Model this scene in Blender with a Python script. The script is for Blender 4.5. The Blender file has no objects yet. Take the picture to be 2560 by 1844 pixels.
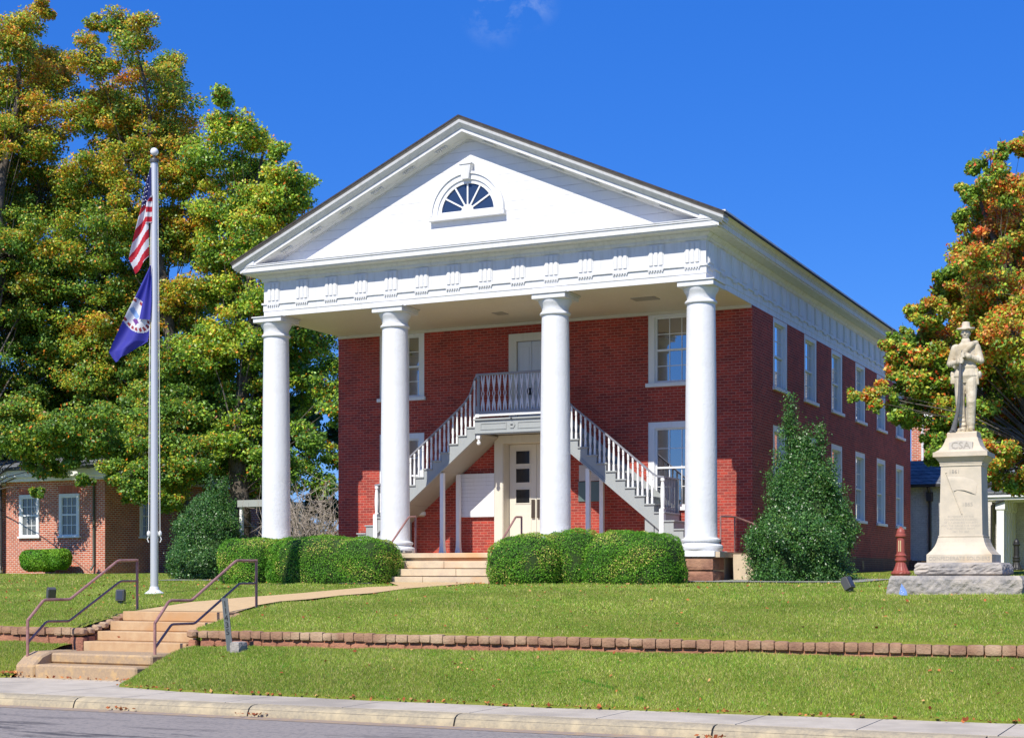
import bpy, math, random
import numpy as np
from mathutils import Vector, Matrix
random.seed(7); rng = np.random.default_rng(7)
SC = bpy.context.scene
COL = SC.collection

# ---------------------------------------------------------------- camera, sky, sun, exposure
PSI = 0.4439; FPX = 3834.3; HOR = 1435.6
CAM = Vector((24.108, -35.510, -0.477))
cd = bpy.data.cameras.new('camera'); cam = bpy.data.objects.new('camera', cd); COL.objects.link(cam)
cam.location = CAM; cam.rotation_euler = (math.pi/2, 0, PSI)
cd.sensor_fit = 'HORIZONTAL'; cd.sensor_width = 36; cd.lens = FPX/2560*36
cd.shift_x = 0; cd.shift_y = (HOR-922)/2560
cd.clip_start = .1; cd.clip_end = 3000
SC.camera = cam

SUN = Vector((-0.028, -0.69, 0.722)).normalized()
w = bpy.data.worlds.new('World'); SC.world = w; w.use_nodes = True
nt = w.node_tree; nt.nodes.clear()
sky = nt.nodes.new('ShaderNodeTexSky'); sky.sky_type = 'NISHITA'; sky.sun_disc = False
sky.sun_elevation = math.asin(SUN.z); sky.sun_rotation = math.radians(182.3)
sky.altitude = 200; sky.air_density = 1.0; sky.dust_density = 0.15; sky.ozone_density = 4.0
hsv = nt.nodes.new('ShaderNodeHueSaturation'); hsv.inputs['Saturation'].default_value = 1.28
hsv.inputs['Value'].default_value = 1.0; hsv.inputs['Hue'].default_value = 0.503
nt.links.new(sky.outputs[0], hsv.inputs['Color'])
gain = nt.nodes.new('ShaderNodeMix'); gain.data_type = 'RGBA'; gain.blend_type = 'MULTIPLY'; gain.inputs[0].default_value = 1
nt.links.new(hsv.outputs[0], gain.inputs[6]); gain.inputs[7].default_value = (.70, .88, 1.12, 1)
# a wisp of cloud high over the roof
tcw = nt.nodes.new('ShaderNodeTexCoord')
def wdir(u, v):
    d = Vector((-math.sin(PSI), math.cos(PSI), 0)) + Vector((math.cos(PSI), math.sin(PSI), 0))*((u-1280)/FPX) + Vector((0, 0, (HOR-v)/FPX))
    return d.normalized()
def cloud_mask(u, v, rad):
    c = wdir(u, v)
    dist = nt.nodes.new('ShaderNodeVectorMath'); dist.operation = 'DISTANCE'; dist.inputs[1].default_value = c
    nt.links.new(tcw.outputs['Generated'], dist.inputs[0])
    m = nt.nodes.new('ShaderNodeMapRange'); m.inputs[1].default_value = rad; m.inputs[2].default_value = 0; m.interpolation_type = 'SMOOTHSTEP'
    nt.links.new(dist.outputs['Value'], m.inputs[0]); return m.outputs[0]
ns = nt.nodes.new('ShaderNodeTexNoise'); ns.inputs['Scale'].default_value = 34; ns.inputs['Detail'].default_value = 7; ns.inputs['Roughness'].default_value = .62
ns.inputs['Distortion'].default_value = .25
nt.links.new(tcw.outputs['Generated'], ns.inputs['Vector'])
mr = nt.nodes.new('ShaderNodeMapRange'); mr.inputs[1].default_value = .42; mr.inputs[2].default_value = 1.0; nt.links.new(ns.outputs['Fac'], mr.inputs[0])
add = nt.nodes.new('ShaderNodeMath'); add.operation = 'MAXIMUM'
nt.links.new(cloud_mask(1240, 26, .026), add.inputs[0]); nt.links.new(cloud_mask(1330, 4, .020), add.inputs[1])
mu = nt.nodes.new('ShaderNodeMath'); mu.operation = 'MULTIPLY'; nt.links.new(add.outputs[0], mu.inputs[0]); nt.links.new(mr.outputs[0], mu.inputs[1])
mx = nt.nodes.new('ShaderNodeMix'); mx.data_type = 'RGBA'; nt.links.new(mu.outputs[0], mx.inputs[0])
ev = nt.nodes.new('ShaderNodeMix'); ev.data_type = 'RGBA'; ev.inputs[0].default_value = .5; nt.links.new(gain.outputs[2], ev.inputs[6]); ev.inputs[7].default_value = (.20, 1.48, 6.9, 1)
nt.links.new(ev.outputs[2], mx.inputs[6]); mx.inputs[7].default_value = (5.5, 6.4, 7.6, 1)
bg = nt.nodes.new('ShaderNodeBackground'); bg.inputs[1].default_value = .108
out = nt.nodes.new('ShaderNodeOutputWorld'); nt.links.new(mx.outputs[2], bg.inputs[0]); nt.links.new(bg.outputs[0], out.inputs[0])

sd = bpy.data.lights.new('sun', 'SUN'); sd.energy = 4.9; sd.angle = math.radians(.5); sd.color = (1, .945, .84)
so = bpy.data.objects.new('sun', sd); COL.objects.link(so); so.rotation_euler = (-SUN).to_track_quat('-Z', 'Y').to_euler(); so.location = (0, -20, 40)
SC.view_settings.view_transform = 'Standard'; SC.view_settings.look = 'None'; SC.view_settings.exposure = 0.28; SC.view_settings.gamma = 1
SC.cycles.max_bounces = 6; SC.cycles.diffuse_bounces = 3; SC.cycles.transparent_max_bounces = 8; SC.cycles.use_fast_gi = False

# ---------------------------------------------------------------- placing helpers (plan made from the photo's camera)
RV = Vector((math.cos(PSI), math.sin(PSI), 0)); VV = Vector((-math.sin(PSI), math.cos(PSI), 0))
def ray(u, v): return VV + RV*((u-1280)/FPX) + Vector((0, 0, (HOR-v)/FPX))
def atD(u, v, D): return CAM + ray(u, v)*D
def lerpy(tab, y):
    if y <= tab[0][0]: return tab[0][1]
    for (a, b), (c, d) in zip(tab, tab[1:]):
        if y <= c: return b+(d-b)*(y-a)/(c-a)
    return tab[-1][1]
PROF = [(-13.9, -1.43), (-13.7, -1.385), (-13.3, -1.31), (-12.5, -1.18), (-11, -1.04), (-8.4, -.9), (-5.5, -.78), (-2.5, -.70), (1, -.62), (6, -.5), (16, -.37), (25, -.3), (60, -.2)]
def zl(x, y):
    z = lerpy(PROF, y)
    t = min(1, max(0, (x-3)/14)); t = t*t*(3-2*t)
    b = max(0, 1-abs(y+8.4)/(4.1 if y < -8.4 else 5.9))
    return z+.14*t*b
YEP = [(7.7, -15.2), (7.85, -15.9), (8.2, -16.4), (9.3, -16.72), (11, -16.86), (15, -16.97), (19, -16.72), (22, -16.52), (34, -16.1)]
def ye(x): return lerpy(YEP, x)+.03*math.sin(x*2.3)+.015*math.sin(x*9) if x > 7.9 else lerpy(YEP, x)
def zb(x, y):      # the bank below the retaining wall
    e_ = ye(x); t = min(1, max(0, (y-e_)/(-13.9-e_))); return -2.215+(.50+.0075*min(20, max(0, x-8)))*math.sin(t*math.pi/2)**1.15
def yel(x): return lerpy([(-60, -16.4), (3, -16.1), (4.3, -15.85), (5.05, -15.45)], x)
def zbl(x, y):
    e_ = yel(x); t = min(1, max(0, (y-e_)/(-13.9-e_))); return -2.215+.50*math.sin(t*math.pi/2)**1.15
def onlawn(u, v):
    d = ray(u, v); D = 20.
    for i in range(4000):
        p = CAM+d*D
        if p.y > -13.9 and p.z < zl(p.x, p.y): return p
        D += .02
    return p

# ---------------------------------------------------------------- object helpers
def wl(o):
    v = Vector((0, 0, 0))
    while o: v = v+o.location; o = o.parent
    return v
def tag(o, label=None, cat=None, group=None, kind=None):
    if label: o['label'] = label
    if cat: o['category'] = cat
    if group: o['group'] = group
    if kind: o['kind'] = kind
    return o
def empty(name, loc, label, cat, group=None, parent=None):
    o = bpy.data.objects.new(name, None); COL.objects.link(o); o.location = loc; o.empty_display_size = .2
    return tag(o, label, cat, group)
def dup(o, parent=None, loc=None, rz=None):
    c = o.copy(); COL.objects.link(c); c.parent = parent
    for ch in list(o.children): dup(ch, c)
    if loc is not None: c.location = loc
    if rz is not None: c.rotation_euler = (0, 0, rz)
    return c
class MB:
    def __init__(s): s.v = []; s.f = []; s.m = []
    def quad(s, a, b, c, d, mi=0):
        n = len(s.v); s.v += [tuple(a), tuple(b), tuple(c), tuple(d)]; s.f.append((n, n+1, n+2, n+3)); s.m.append(mi); return s
    def box(s, x0, x1, y0, y1, z0, z1, mi=0):
        n = len(s.v); s.v += [(x, y, z) for z in (z0, z1) for y in (y0, y1) for x in (x0, x1)]
        for f in ((0, 2, 3, 1), (4, 5, 7, 6), (0, 1, 5, 4), (2, 6, 7, 3), (0, 4, 6, 2), (1, 3, 7, 5)):
            s.f.append(tuple(n+i for i in f)); s.m.append(mi)
        return s
    def prism(s, poly, a, b, axis='y', mi=0):
        # poly in the other two axes (for y: x,z ; for x: y,z ; for z: x,y)
        def P(p, t):
            return (p[0], t, p[1]) if axis == 'y' else (t, p[0], p[1]) if axis == 'x' else (p[0], p[1], t)
        n = len(s.v); k = len(poly)
        s.v += [P(p, a) for p in poly]+[P(p, b) for p in poly]
        s.f.append(tuple(range(n, n+k))); s.f.append(tuple(range(n+2*k-1, n+k-1, -1))); s.m += [mi, mi]
        for i in range(k):
            j = (i+1) % k; s.f.append((n+i, n+k+i, n+k+j, n+j)); s.m.append(mi)
        return s
    def lathe(s, prof, c=(0, 0, 0), seg=24, mi=0, caps=True):
        n = len(s.v)
        for r, z in prof:
            for i in range(seg):
                a = 2*math.pi*i/seg; s.v.append((c[0]+r*math.cos(a), c[1]+r*math.sin(a), c[2]+z))
        for j in range(len(prof)-1):
            for i in range(seg):
                k = (i+1) % seg; s.f.append((n+j*seg+i, n+j*seg+k, n+(j+1)*seg+k, n+(j+1)*seg+i)); s.m.append(mi)
        if caps:
            s.f.append(tuple(n+i for i in range(seg-1, -1, -1))); s.f.append(tuple(n+(len(prof)-1)*seg+i for i in range(seg))); s.m += [mi, mi]
        return s
    def sq(s, prof, c=(0, 0), mi=0, hx=0, hy=0):    # square in plan, profile of (half, z)
        n = len(s.v)
        for r, z in prof:
            s.v += [(c[0]-r-hx, c[1]-r-hy, z), (c[0]+r+hx, c[1]-r-hy, z), (c[0]+r+hx, c[1]+r+hy, z), (c[0]-r-hx, c[1]+r+hy, z)]
        for j in range(len(prof)-1):
            for i in range(4):
                k = (i+1) % 4; s.f.append((n+j*4+i, n+j*4+k, n+(j+1)*4+k, n+(j+1)*4+i)); s.m.append(mi)
        s.f.append((n+3, n+2, n+1, n)); e = n+(len(prof)-1)*4; s.f.append((e, e+1, e+2, e+3)); s.m += [mi, mi]
        return s
    def tube(s, pts, r, seg=8, mi=0):
        pts = [Vector(p) for p in pts]; k = len(pts); rs = r if isinstance(r, (list, tuple)) else [r]*k
        n = len(s.v); up = None
        for i, p in enumerate(pts):
            t = (pts[min(i+1, k-1)]-pts[max(i-1, 0)])
            if t.length < 1e-9: t = Vector((0, 0, 1))
            t.normalize()
            if up is None: up = Vector((0, 0, 1)) if abs(t.z) < .9 else Vector((1, 0, 0))
            a = t.cross(up)
            if a.length < 1e-6: a = t.orthogonal()
            a.normalize(); b = a.cross(t).normalized(); up = b
            for q in range(seg):
                th = 2*math.pi*q/seg; s.v.append(tuple(p+(a*math.cos(th)+b*math.sin(th))*rs[i]))
        for i in range(k-1):
            for q in range(seg):
                w_ = (q+1) % seg; s.f.append((n+i*seg+q, n+i*seg+w_, n+(i+1)*seg+w_, n+(i+1)*seg+q)); s.m.append(mi)
        s.f.append(tuple(n+q for q in range(seg))); s.f.append(tuple(n+(k-1)*seg+q for q in range(seg-1, -1, -1))); s.m += [mi, mi]
        return s
    def ball(s, c, r, seg=12, rings=8, mi=0, sc=(1, 1, 1)):
        n = len(s.v)
        for j in range(1, rings):
            a = math.pi*j/rings
            for i in range(seg):
                b = 2*math.pi*i/seg
                s.v.append((c[0]+r*sc[0]*math.sin(a)*math.cos(b), c[1]+r*sc[1]*math.sin(a)*math.sin(b), c[2]+r*sc[2]*math.cos(a)))
        t = len(s.v); s.v += [(c[0], c[1], c[2]+r*sc[2]), (c[0], c[1], c[2]-r*sc[2])]
        for j in range(rings-2):
            for i in range(seg):
                k = (i+1) % seg; s.f.append((n+j*seg+i, n+(j+1)*seg+i, n+(j+1)*seg+k, n+j*seg+k)); s.m.append(mi)
        for i in range(seg):
            k = (i+1) % seg; s.f.append((t, n+i, n+k)); s.f.append((t+1, n+(rings-2)*seg+k, n+(rings-2)*seg+i)); s.m += [mi, mi]
        return s
    def build(s, name, mat, parent=None, smooth=False, bevel=0, local=False, loc=(0, 0, 0)):
        me = bpy.data.meshes.new(name)
        off = Vector((0, 0, 0)) if (local or parent is None) else wl(parent)
        me.from_pydata([(v[0]-off.x, v[1]-off.y, v[2]-off.z) for v in s.v], [], s.f)
        mats = mat if isinstance(mat, (list, tuple)) else [mat]
        for m in mats: me.materials.append(m)
        if len(mats) > 1: me.polygons.foreach_set('material_index', s.m)
        me.update()
        import bmesh
        bm = bmesh.new(); bm.from_mesh(me); bmesh.ops.recalc_face_normals(bm, faces=bm.faces)
        if bevel: bmesh.ops.remove_doubles(bm, verts=bm.verts, dist=1e-5); bmesh.ops.bevel(bm, geom=[e for e in bm.edges if e.calc_face_angle(0) > .5], offset=bevel, segments=1, affect='EDGES')
        bm.to_mesh(me); bm.free()
        if smooth: me.polygons.foreach_set('use_smooth', [True]*len(me.polygons)); me.set_sharp_from_angle(angle=math.radians(38))
        o = bpy.data.objects.new(name, me); COL.objects.link(o); o.location = loc
        if parent: o.parent = parent
        return o
def npmesh(name, V, F, mat, parent=None, col=None, smooth=False, size=4):
    """V (N,3) world coords, F (M,size) int; col (N,3) colour attribute per point"""
    me = bpy.data.meshes.new(name)
    off = np.array(wl(parent)) if parent else np.zeros(3)
    V = V-off
    me.vertices.add(len(V)); me.vertices.foreach_set('co', V.astype(np.float32).ravel())
    me.loops.add(F.size); me.loops.foreach_set('vertex_index', F.astype(np.int32).ravel())
    me.polygons.add(len(F)); me.polygons.foreach_set('loop_start', np.arange(0, F.size, size, dtype=np.int32))
    me.polygons.foreach_set('loop_total', np.full(len(F), size, dtype=np.int32))
    me.update(calc_edges=True)
    if smooth: me.polygons.foreach_set('use_smooth', [True]*len(F))
    if col is not None:
        a = me.color_attributes.new('Col', 'FLOAT_COLOR', 'POINT')
        c = np.ones((len(V), 4), dtype=np.float32); c[:, :3] = col; a.data.foreach_set('color', c.ravel())
    me.materials.append(mat); me.validate()
    o = bpy.data.objects.new(name, me); COL.objects.link(o)
    if parent: o.parent = parent
    return o

# ---------------------------------------------------------------- materials
def mat(name, color=(.8, .8, .8), rough=.6, metal=0, spec=.5):
    m = bpy.data.materials.new(name); m.use_nodes = True; b = m.node_tree.nodes['Principled BSDF']
    b.inputs['Base Color'].default_value = (*color, 1); b.inputs['Roughness'].default_value = rough; b.inputs['Metallic'].default_value = metal
    b.inputs['Specular IOR Level'].default_value = spec
    return m
def nodes(m): return m.node_tree, m.node_tree.nodes['Principled BSDF']
def N(nt, t, **k):
    n = nt.nodes.new(t)
    for a, b in k.items(): setattr(n, a, b)
    return n
def objco(nt):
    return N(nt, 'ShaderNodeTexCoord').outputs['Object']
def noise(nt, vec, scale, detail=4, rough=.55):
    n = N(nt, 'ShaderNodeTexNoise'); n.inputs['Scale'].default_value = scale; n.inputs['Detail'].default_value = detail; n.inputs['Roughness'].default_value = rough
    if vec is not None: nt.links.new(vec, n.inputs['Vector'])
    return n.outputs['Fac']
def ramp(nt, fac, stops):
    r = N(nt, 'ShaderNodeValToRGB'); e = r.color_ramp.elements
    while len(e) < len(stops): e.new(.5)
    for i, (p, c) in enumerate(stops): e[i].position = p; e[i].color = (*c, 1)
    nt.links.new(fac, r.inputs[0]); return r.outputs[0]
def mixc(nt, fac, a, b, mode='MIX'):
    m = N(nt, 'ShaderNodeMix', data_type='RGBA', blend_type=mode)
    for s, v in ((m.inputs[0], fac), (m.inputs[6], a), (m.inputs[7], b)):
        if isinstance(v, (int, float)): s.default_value = v
        elif isinstance(v, tuple): s.default_value = (*v, 1)
        else: nt.links.new(v, s)
    return m.outputs[2]
def bump(nt, b, h, strength=.3, dist=.02, prev=None):
    n = N(nt, 'ShaderNodeBump'); n.inputs['Strength'].default_value = strength; n.inputs['Distance'].default_value = dist
    nt.links.new(h, n.inputs['Height'])
    if prev is not None: nt.links.new(prev, n.inputs['Normal'])
    nt.links.new(n.outputs[0], b.inputs['Normal']); return n.outputs[0]
def mathn(nt, op, a, b=None):
    m = N(nt, 'ShaderNodeMath', operation=op)
    for i, v in enumerate((a, b)):
        if v is None: continue
        if isinstance(v, (int, float)): m.inputs[i].default_value = v
        else: nt.links.new(v, m.inputs[i])
    return m.outputs[0]
def speckle(name, c1, c2, scale=8, rough=.8, bstr=.3, bscale=40, c3=None, dist=.01, spec=.3):
    m = mat(name, c1, rough, 0, spec); nt, b = nodes(m); v = objco(nt)
    f = noise(nt, v, scale, 6, .65); c = ramp(nt, f, [(.35, c1), (.65, c2)])
    if c3: c = mixc(nt, ramp(nt, noise(nt, v, scale*.23, 3), [(.5, (0, 0, 0)), (.68, (1, 1, 1))]), c, c3)
    nt.links.new(c, b.inputs['Base Color']); bump(nt, b, noise(nt, v, bscale, 5), bstr, dist); return m
def brickmat(name, c1, c2, mortar, bw=.215, bh=.075, ms=.010, stain=None, bstr=.5, offs=0.):
    m = mat(name, c1, .8, 0, .25); nt, b = nodes(m); v = objco(nt)
    sx = N(nt, 'ShaderNodeSeparateXYZ'); nt.links.new(v, sx.inputs[0])
    cx = N(nt, 'ShaderNodeCombineXYZ'); nt.links.new(mathn(nt, 'ADD', sx.outputs[0], sx.outputs[1]), cx.inputs[0]); nt.links.new(mathn(nt, 'ADD', sx.outputs[2], offs), cx.inputs[1])
    wob = N(nt, 'ShaderNodeVectorMath', operation='ADD')
    nz = N(nt, 'ShaderNodeTexNoise'); nz.inputs['Scale'].default_value = 3.; nt.links.new(v, nz.inputs['Vector'])
    sc_ = N(nt, 'ShaderNodeVectorMath', operation='SCALE'); sc_.inputs['Scale'].default_value = .012; nt.links.new(nz.outputs['Color'], sc_.inputs[0])
    nt.links.new(cx.outputs[0], wob.inputs[0]); nt.links.new(sc_.outputs[0], wob.inputs[1])
    br = N(nt, 'ShaderNodeTexBrick'); nt.links.new(wob.outputs[0], br.inputs['Vector'])
    br.inputs['Scale'].default_value = 1; br.inputs['Brick Width'].default_value = bw; br.inputs['Row Height'].default_value = bh; br.inputs['Mortar Size'].default_value = ms
    br.inputs['Mortar Smooth'].default_value = .3; br.inputs['Bias'].default_value = -.1
    br.inputs['Color1'].default_value = (*c1, 1); br.inputs['Color2'].default_value = (*c2, 1); br.inputs['Mortar'].default_value = (*mortar, 1)
    c = mixc(nt, .55, br.outputs['Color'], mixc(nt, 1, br.outputs['Color'], ramp(nt, noise(nt, v, 1.1, 6, .7), [(.3, (.55, .5, .5)), (.7, (1.35, 1.3, 1.25))]), 'MULTIPLY'))
    fine = ramp(nt, noise(nt, v, 14, 4, .7), [(.3, (.75, .75, .75)), (.7, (1.2, 1.2, 1.2))]); c = mixc(nt, .7, c, mixc(nt, 1, c, fine, 'MULTIPLY'))
    if stain:
        st = ramp(nt, noise(nt, v, .8, 5, .7), [(.52, (0, 0, 0)), (.75, (1, 1, 1))]); c = mixc(nt, mathn(nt, 'MULTIPLY', st, .35), c, stain)
    nt.links.new(c, b.inputs['Base Color'])
    h = mathn(nt, 'SUBTRACT', noise(nt, v, 30, 4), mathn(nt, 'MULTIPLY', br.outputs['Fac'], .9)); bump(nt, b, h, bstr, .01)
    return m
def paint(name, c=(.8, .8, .8), dirt=(.5, .48, .42), amount=.25, bscale=18, bstr=.12, rough=.5, streak=True):
    m = mat(name, c, rough, 0, .35); nt, b = nodes(m); v = objco(nt)
    mp = N(nt, 'ShaderNodeMapping'); mp.inputs['Scale'].default_value = (6, 6, .7) if streak else (2, 2, 2); nt.links.new(v, mp.inputs[0])
    f = ramp(nt, noise(nt, mp.outputs[0], 1.3, 7, .7), [(.48, (0, 0, 0)), (.78, (1, 1, 1))])
    nt.links.new(mixc(nt, mathn(nt, 'MULTIPLY', f, amount), c, dirt), b.inputs['Base Color'])
    bump(nt, b, noise(nt, v, bscale, 5, .6), bstr, .01); return m
def lined(m, axis, period, width, dark=.7, bstr=.4, jitter=0.):
    """board joints: thin lines across one axis, in the colour and the relief"""
    nt, b = nodes(m); v = objco(nt); sx = N(nt, 'ShaderNodeSeparateXYZ'); nt.links.new(v, sx.inputs[0])
    c = sx.outputs['XYZ'.index(axis)]
    if jitter: c = mathn(nt, 'ADD', c, mathn(nt, 'MULTIPLY', noise(nt, v, .6, 2), jitter))
    fr = mathn(nt, 'FRACT', mathn(nt, 'DIVIDE', c, period)); ln = mathn(nt, 'LESS_THAN', fr, width/period)
    old = b.inputs['Base Color'].links[0].from_socket if b.inputs['Base Color'].links else tuple(b.inputs['Base Color'].default_value)[:3]
    fac = mathn(nt, 'MULTIPLY', ln, ramp(nt, noise(nt, v, 2.2, 3), [(.35, (.15, .15, .15)), (.7, (1, 1, 1))]))
    nt.links.new(mixc(nt, mathn(nt, 'MULTIPLY', fac, 1-dark), old, (.12, .11, .1)), b.inputs['Base Color'])
    prev = b.inputs['Normal'].links[0].from_socket if b.inputs['Normal'].links else None
    bump(nt, b, mathn(nt, 'SUBTRACT', 1, ln), bstr, .01, prev); return m

M = {}
M['white'] = paint('white_paint', (.80, .80, .79), (.48, .45, .38), .22)
M['trim'] = paint('weathered_white_trim', (.69, .69, .68), (.30, .28, .24), .40, 30, .2)
M['sidetrim'] = paint('stained_side_trim', (.76, .77, .78), (.42, .38, .20), .6, 25, .25)
M['stucco'] = paint('white_stucco', (.71, .715, .72), (.5, .48, .42), .3, 14, .9, .6, False)
M['board'] = lined(paint('white_boards', (.73, .73, .72), (.5, .48, .42), .2, 20, .15), 'Z', .235, .012, .45, .5)
M['ceil'] = lined(paint('cream_ceiling', (.70, .63, .53), (.45, .40, .32), .3, 10, .1), 'X', .09, .006, .7, .2)
M['cream'] = paint('cream_paint', (.66, .62, .52), (.45, .42, .35), .3)
M['grey'] = paint('grey_paint', (.34, .36, .355), (.2, .2, .2), .25, 20, .1)
M['greysoff'] = lined(paint('grey_soffit', (.34, .32, .28), (.24, .22, .19), .4, 10, .1), 'X', 1.1, .012, .4, .3)
M['rail'] = paint('rail_grey', (.27, .275, .31), (.2, .2, .22), .2)
M['brick'] = brickmat('red_brick', (.45, .062, .040), (.235, .042, .035), (.47, .20, .15), ms=.008, stain=(.28, .08, .06))
M['brick_base'] = brickmat('old_base_brick', (.20, .08, .05), (.13, .06, .045), (.24, .17, .12), stain=(.12, .10, .08))
M['brick2'] = brickmat('orange_brick', (.56, .13, .06), (.38, .085, .05), (.60, .50, .41), bw=.215, bh=.078, ms=.014)
M['archbrick'] = brickmat('flat_arch_brick', (.50, .11, .06), (.42, .08, .045), (.55, .4, .3), bw=.07, bh=.5, ms=.008)
M['whitebrick'] = brickmat('whitewashed_brick', (.72, .71, .69), (.66, .65, .63), (.58, .57, .55), bstr=.5)
M['glass'] = mat('window_glass', (.016, .02, .026), .03, 0, 1.0)
nt_, b_ = nodes(M['glass']); b_.inputs['IOR'].default_value = 2.5; bump(nt_, b_, noise(nt_, objco(nt_), 1.6, 2), .02, .02)
M['door_glass'] = mat('dark_door_glass', (.012, .012, .012), .12, 0, .5)
M['blind'] = lined(mat('glass_before_blinds', (.14, .15, .145), .12, 0, .8), 'Z', .05, .014, .25, .1)
M['roofedge'] = speckle('roof_shingle', (.035, .03, .03), (.07, .055, .05), 12)
M['rakewood'] = speckle('bare_rake_board', (.30, .25, .21), (.42, .36, .30), 5)
def slate():
    m = brickmat('grey_slate', (.20, .22, .235), (.11, .125, .14), (.03, .03, .035), bw=.32, bh=.17, ms=.014, bstr=.6); return m
M['slate'] = slate()
M['sandstone'] = speckle('pale_sandstone', (.62, .50, .34), (.50, .40, .29), 3, .85, .35, 30, (.60, .36, .18))
M['pierstone'] = speckle('red_brown_stone', (.20, .10, .07), (.34, .16, .10), 3.5, .9, .8, 12, (.42, .24, .15), .04)
M['stepconc'] = speckle('ochre_concrete', (.45, .285, .155), (.53, .37, .21), 5, .9, .4, 60, (.48, .28, .13))
M['curbstep'] = speckle('aggregate_step', (.44, .31, .18), (.33, .24, .16), 30, .9, .6, 80, (.5, .34, .17))
M['path'] = speckle('ochre_path', (.62, .43, .22), (.54, .38, .2), 6, .9, .3, 70)
M['sidewalk'] = speckle('grey_concrete', (.46, .40, .31), (.54, .475, .375), 3, .9, .3, 50, (.36, .315, .25))
M['asphalt'] = speckle('worn_asphalt', (.25, .22, .19), (.34, .30, .265), 60, .9, .5, 120, (.19, .175, .165))
M['kerb'] = speckle('aggregate_kerb', (.40, .335, .22), (.29, .25, .18), 22, .9, .6, 60, (.46, .38, .24))
M['wallstone'] = speckle('retaining_stone', (.38, .225, .135), (.24, .13, .085), 4, .95, .9, 25, (.50, .36, .23), .02)
M['wallstone2'] = speckle('retaining_stone_red', (.38, .17, .10), (.28, .12, .08), 6, .95, .9, 25, (.43, .2, .12), .03)
M['railpaint'] = speckle('mauve_rail_paint', (.30, .155, .135), (.37, .20, .175), 20, .4, .1, 60, (.22, .11, .10))
M['granite'] = speckle('grey_granite', (.40, .36, .31), (.22, .21, .2), 9, .9, .9, 20, (.48, .42, .35), .03)
M['limestone'] = speckle('cream_marble', (.62, .53, .40), (.50, .44, .34), 3.5, .75, .35, 60, (.54, .40, .24))
M['limedark'] = speckle('weathered_marble', (.50, .46, .39), (.54, .49, .41), 9, .8, .2, 50)
M['letter'] = mat('engraved_letters', (.40, .36, .30), .9)
M['figure'] = speckle('carved_marble', (.68, .60, .46), (.46, .39, .27), 7, .75, .5, 45, (.32, .25, .13))
M['gun'] = speckle('stained_stone', (.10, .10, .10), (.16, .155, .15), 12, .8, .3, 50)
M['postred'] = speckle('brick_red_iron', (.33, .085, .07), (.28, .07, .06), 10, .45, .15, 40)
M['alu'] = mat('brushed_pole', (.62, .62, .61), .38, .35); nt_, b_ = nodes(M['alu']); bump(nt_, b_, noise(nt_, objco(nt_), 12, 3), .1, .01)
M['whitemetal'] = mat('white_metal', (.75, .75, .74), .35)
M['rope'] = mat('white_rope', (.7, .7, .68), .8)
M['black'] = mat('black_paint', (.02, .02, .02), .5)
M['darkbronze'] = mat('bronze_fixture', (.09, .09, .085), .45, .2)
M['lens'] = mat('lamp_lens', (.05, .05, .05), .1, 0, .8)
M['plaque'] = mat('grey_green_plaque', (.10, .15, .14), .4)
M['notice'] = lined(mat('paper_notice', (.5, .49, .5), .6), 'Z', .05, .012, .6, 0)
M['bark'] = speckle('grey_bark', (.09, .072, .058), (.17, .145, .12), 6, .95, .9, 14, (.06, .05, .04), .05)
M['twig'] = speckle('bare_twig', (.30, .25, .21), (.40, .34, .28), 6, .95, .3, 14)
M['gravel'] = speckle('pale_gravel', (.40, .39, .37), (.2, .2, .2), 25, .95, 1, 40, None, .03)
M['mulch'] = speckle('leaf_mulch', (.12, .07, .04), (.22, .12, .06), 20, .95, .8, 40)
M['number'] = mat('number_strip', (.10, .115, .115), .6)
def leafmat(name, rough=.5, spec=.35, transl=.35):
    m = bpy.data.materials.new(name); m.use_nodes = True; nt = m.node_tree; b = nt.nodes['Principled BSDF']; out = nt.nodes['Material Output']
    a = N(nt, 'ShaderNodeAttribute', attribute_name='Col')
    geo = N(nt, 'ShaderNodeNewGeometry')
    c = mixc(nt, 1, a.outputs['Color'], ramp(nt, geo.outputs['Random Per Island'], [(0, (.6, .6, .6)), (1, (1.35, 1.35, 1.35))]), 'MULTIPLY')
    nt.links.new(c, b.inputs['Base Color']); b.inputs['Roughness'].default_value = rough; b.inputs['Specular IOR Level'].default_value = spec
    t = N(nt, 'ShaderNodeBsdfTranslucent'); nt.links.new(c, t.inputs[0]); mx = N(nt, 'ShaderNodeMixShader'); mx.inputs[0].default_value = transl
    nt.links.new(b.outputs[0], mx.inputs[1]); nt.links.new(t.outputs[0], mx.inputs[2]); nt.links.new(mx.outputs[0], out.inputs[0]); return m
M['leaf'] = leafmat('maple_leaves', .42, .5, .5); M['holly'] = leafmat('glossy_leaves', .40, .6, .2); M['blade'] = leafmat('grass_blades', .6, .25, .35)
M['hedge'] = leafmat('clipped_foliage', .55, .3, .3)
M['dead'] = leafmat('fallen_leaf', .8, .2, .2)
def grassmat():
    m = mat('grass_ground', (.08, .12, .03), .95, 0, .1); nt, b = nodes(m); v = objco(nt)
    c = ramp(nt, noise(nt, v, 1.3, 6, .7), [(.3, (.15, .20, .028)), (.5, (.22, .26, .04)), (.72, (.31, .30, .07))])
    c = mixc(nt, .6, c, mixc(nt, 1, c, ramp(nt, noise(nt, v, 40, 4, .7), [(.3, (.45, .5, .4)), (.7, (1.5, 1.5, 1.4))]), 'MULTIPLY'))
    nt.links.new(c, b.inputs['Base Color']); bump(nt, b, noise(nt, v, 45, 5, .7), 1, .04); return m
M['grass'] = grassmat()

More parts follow.
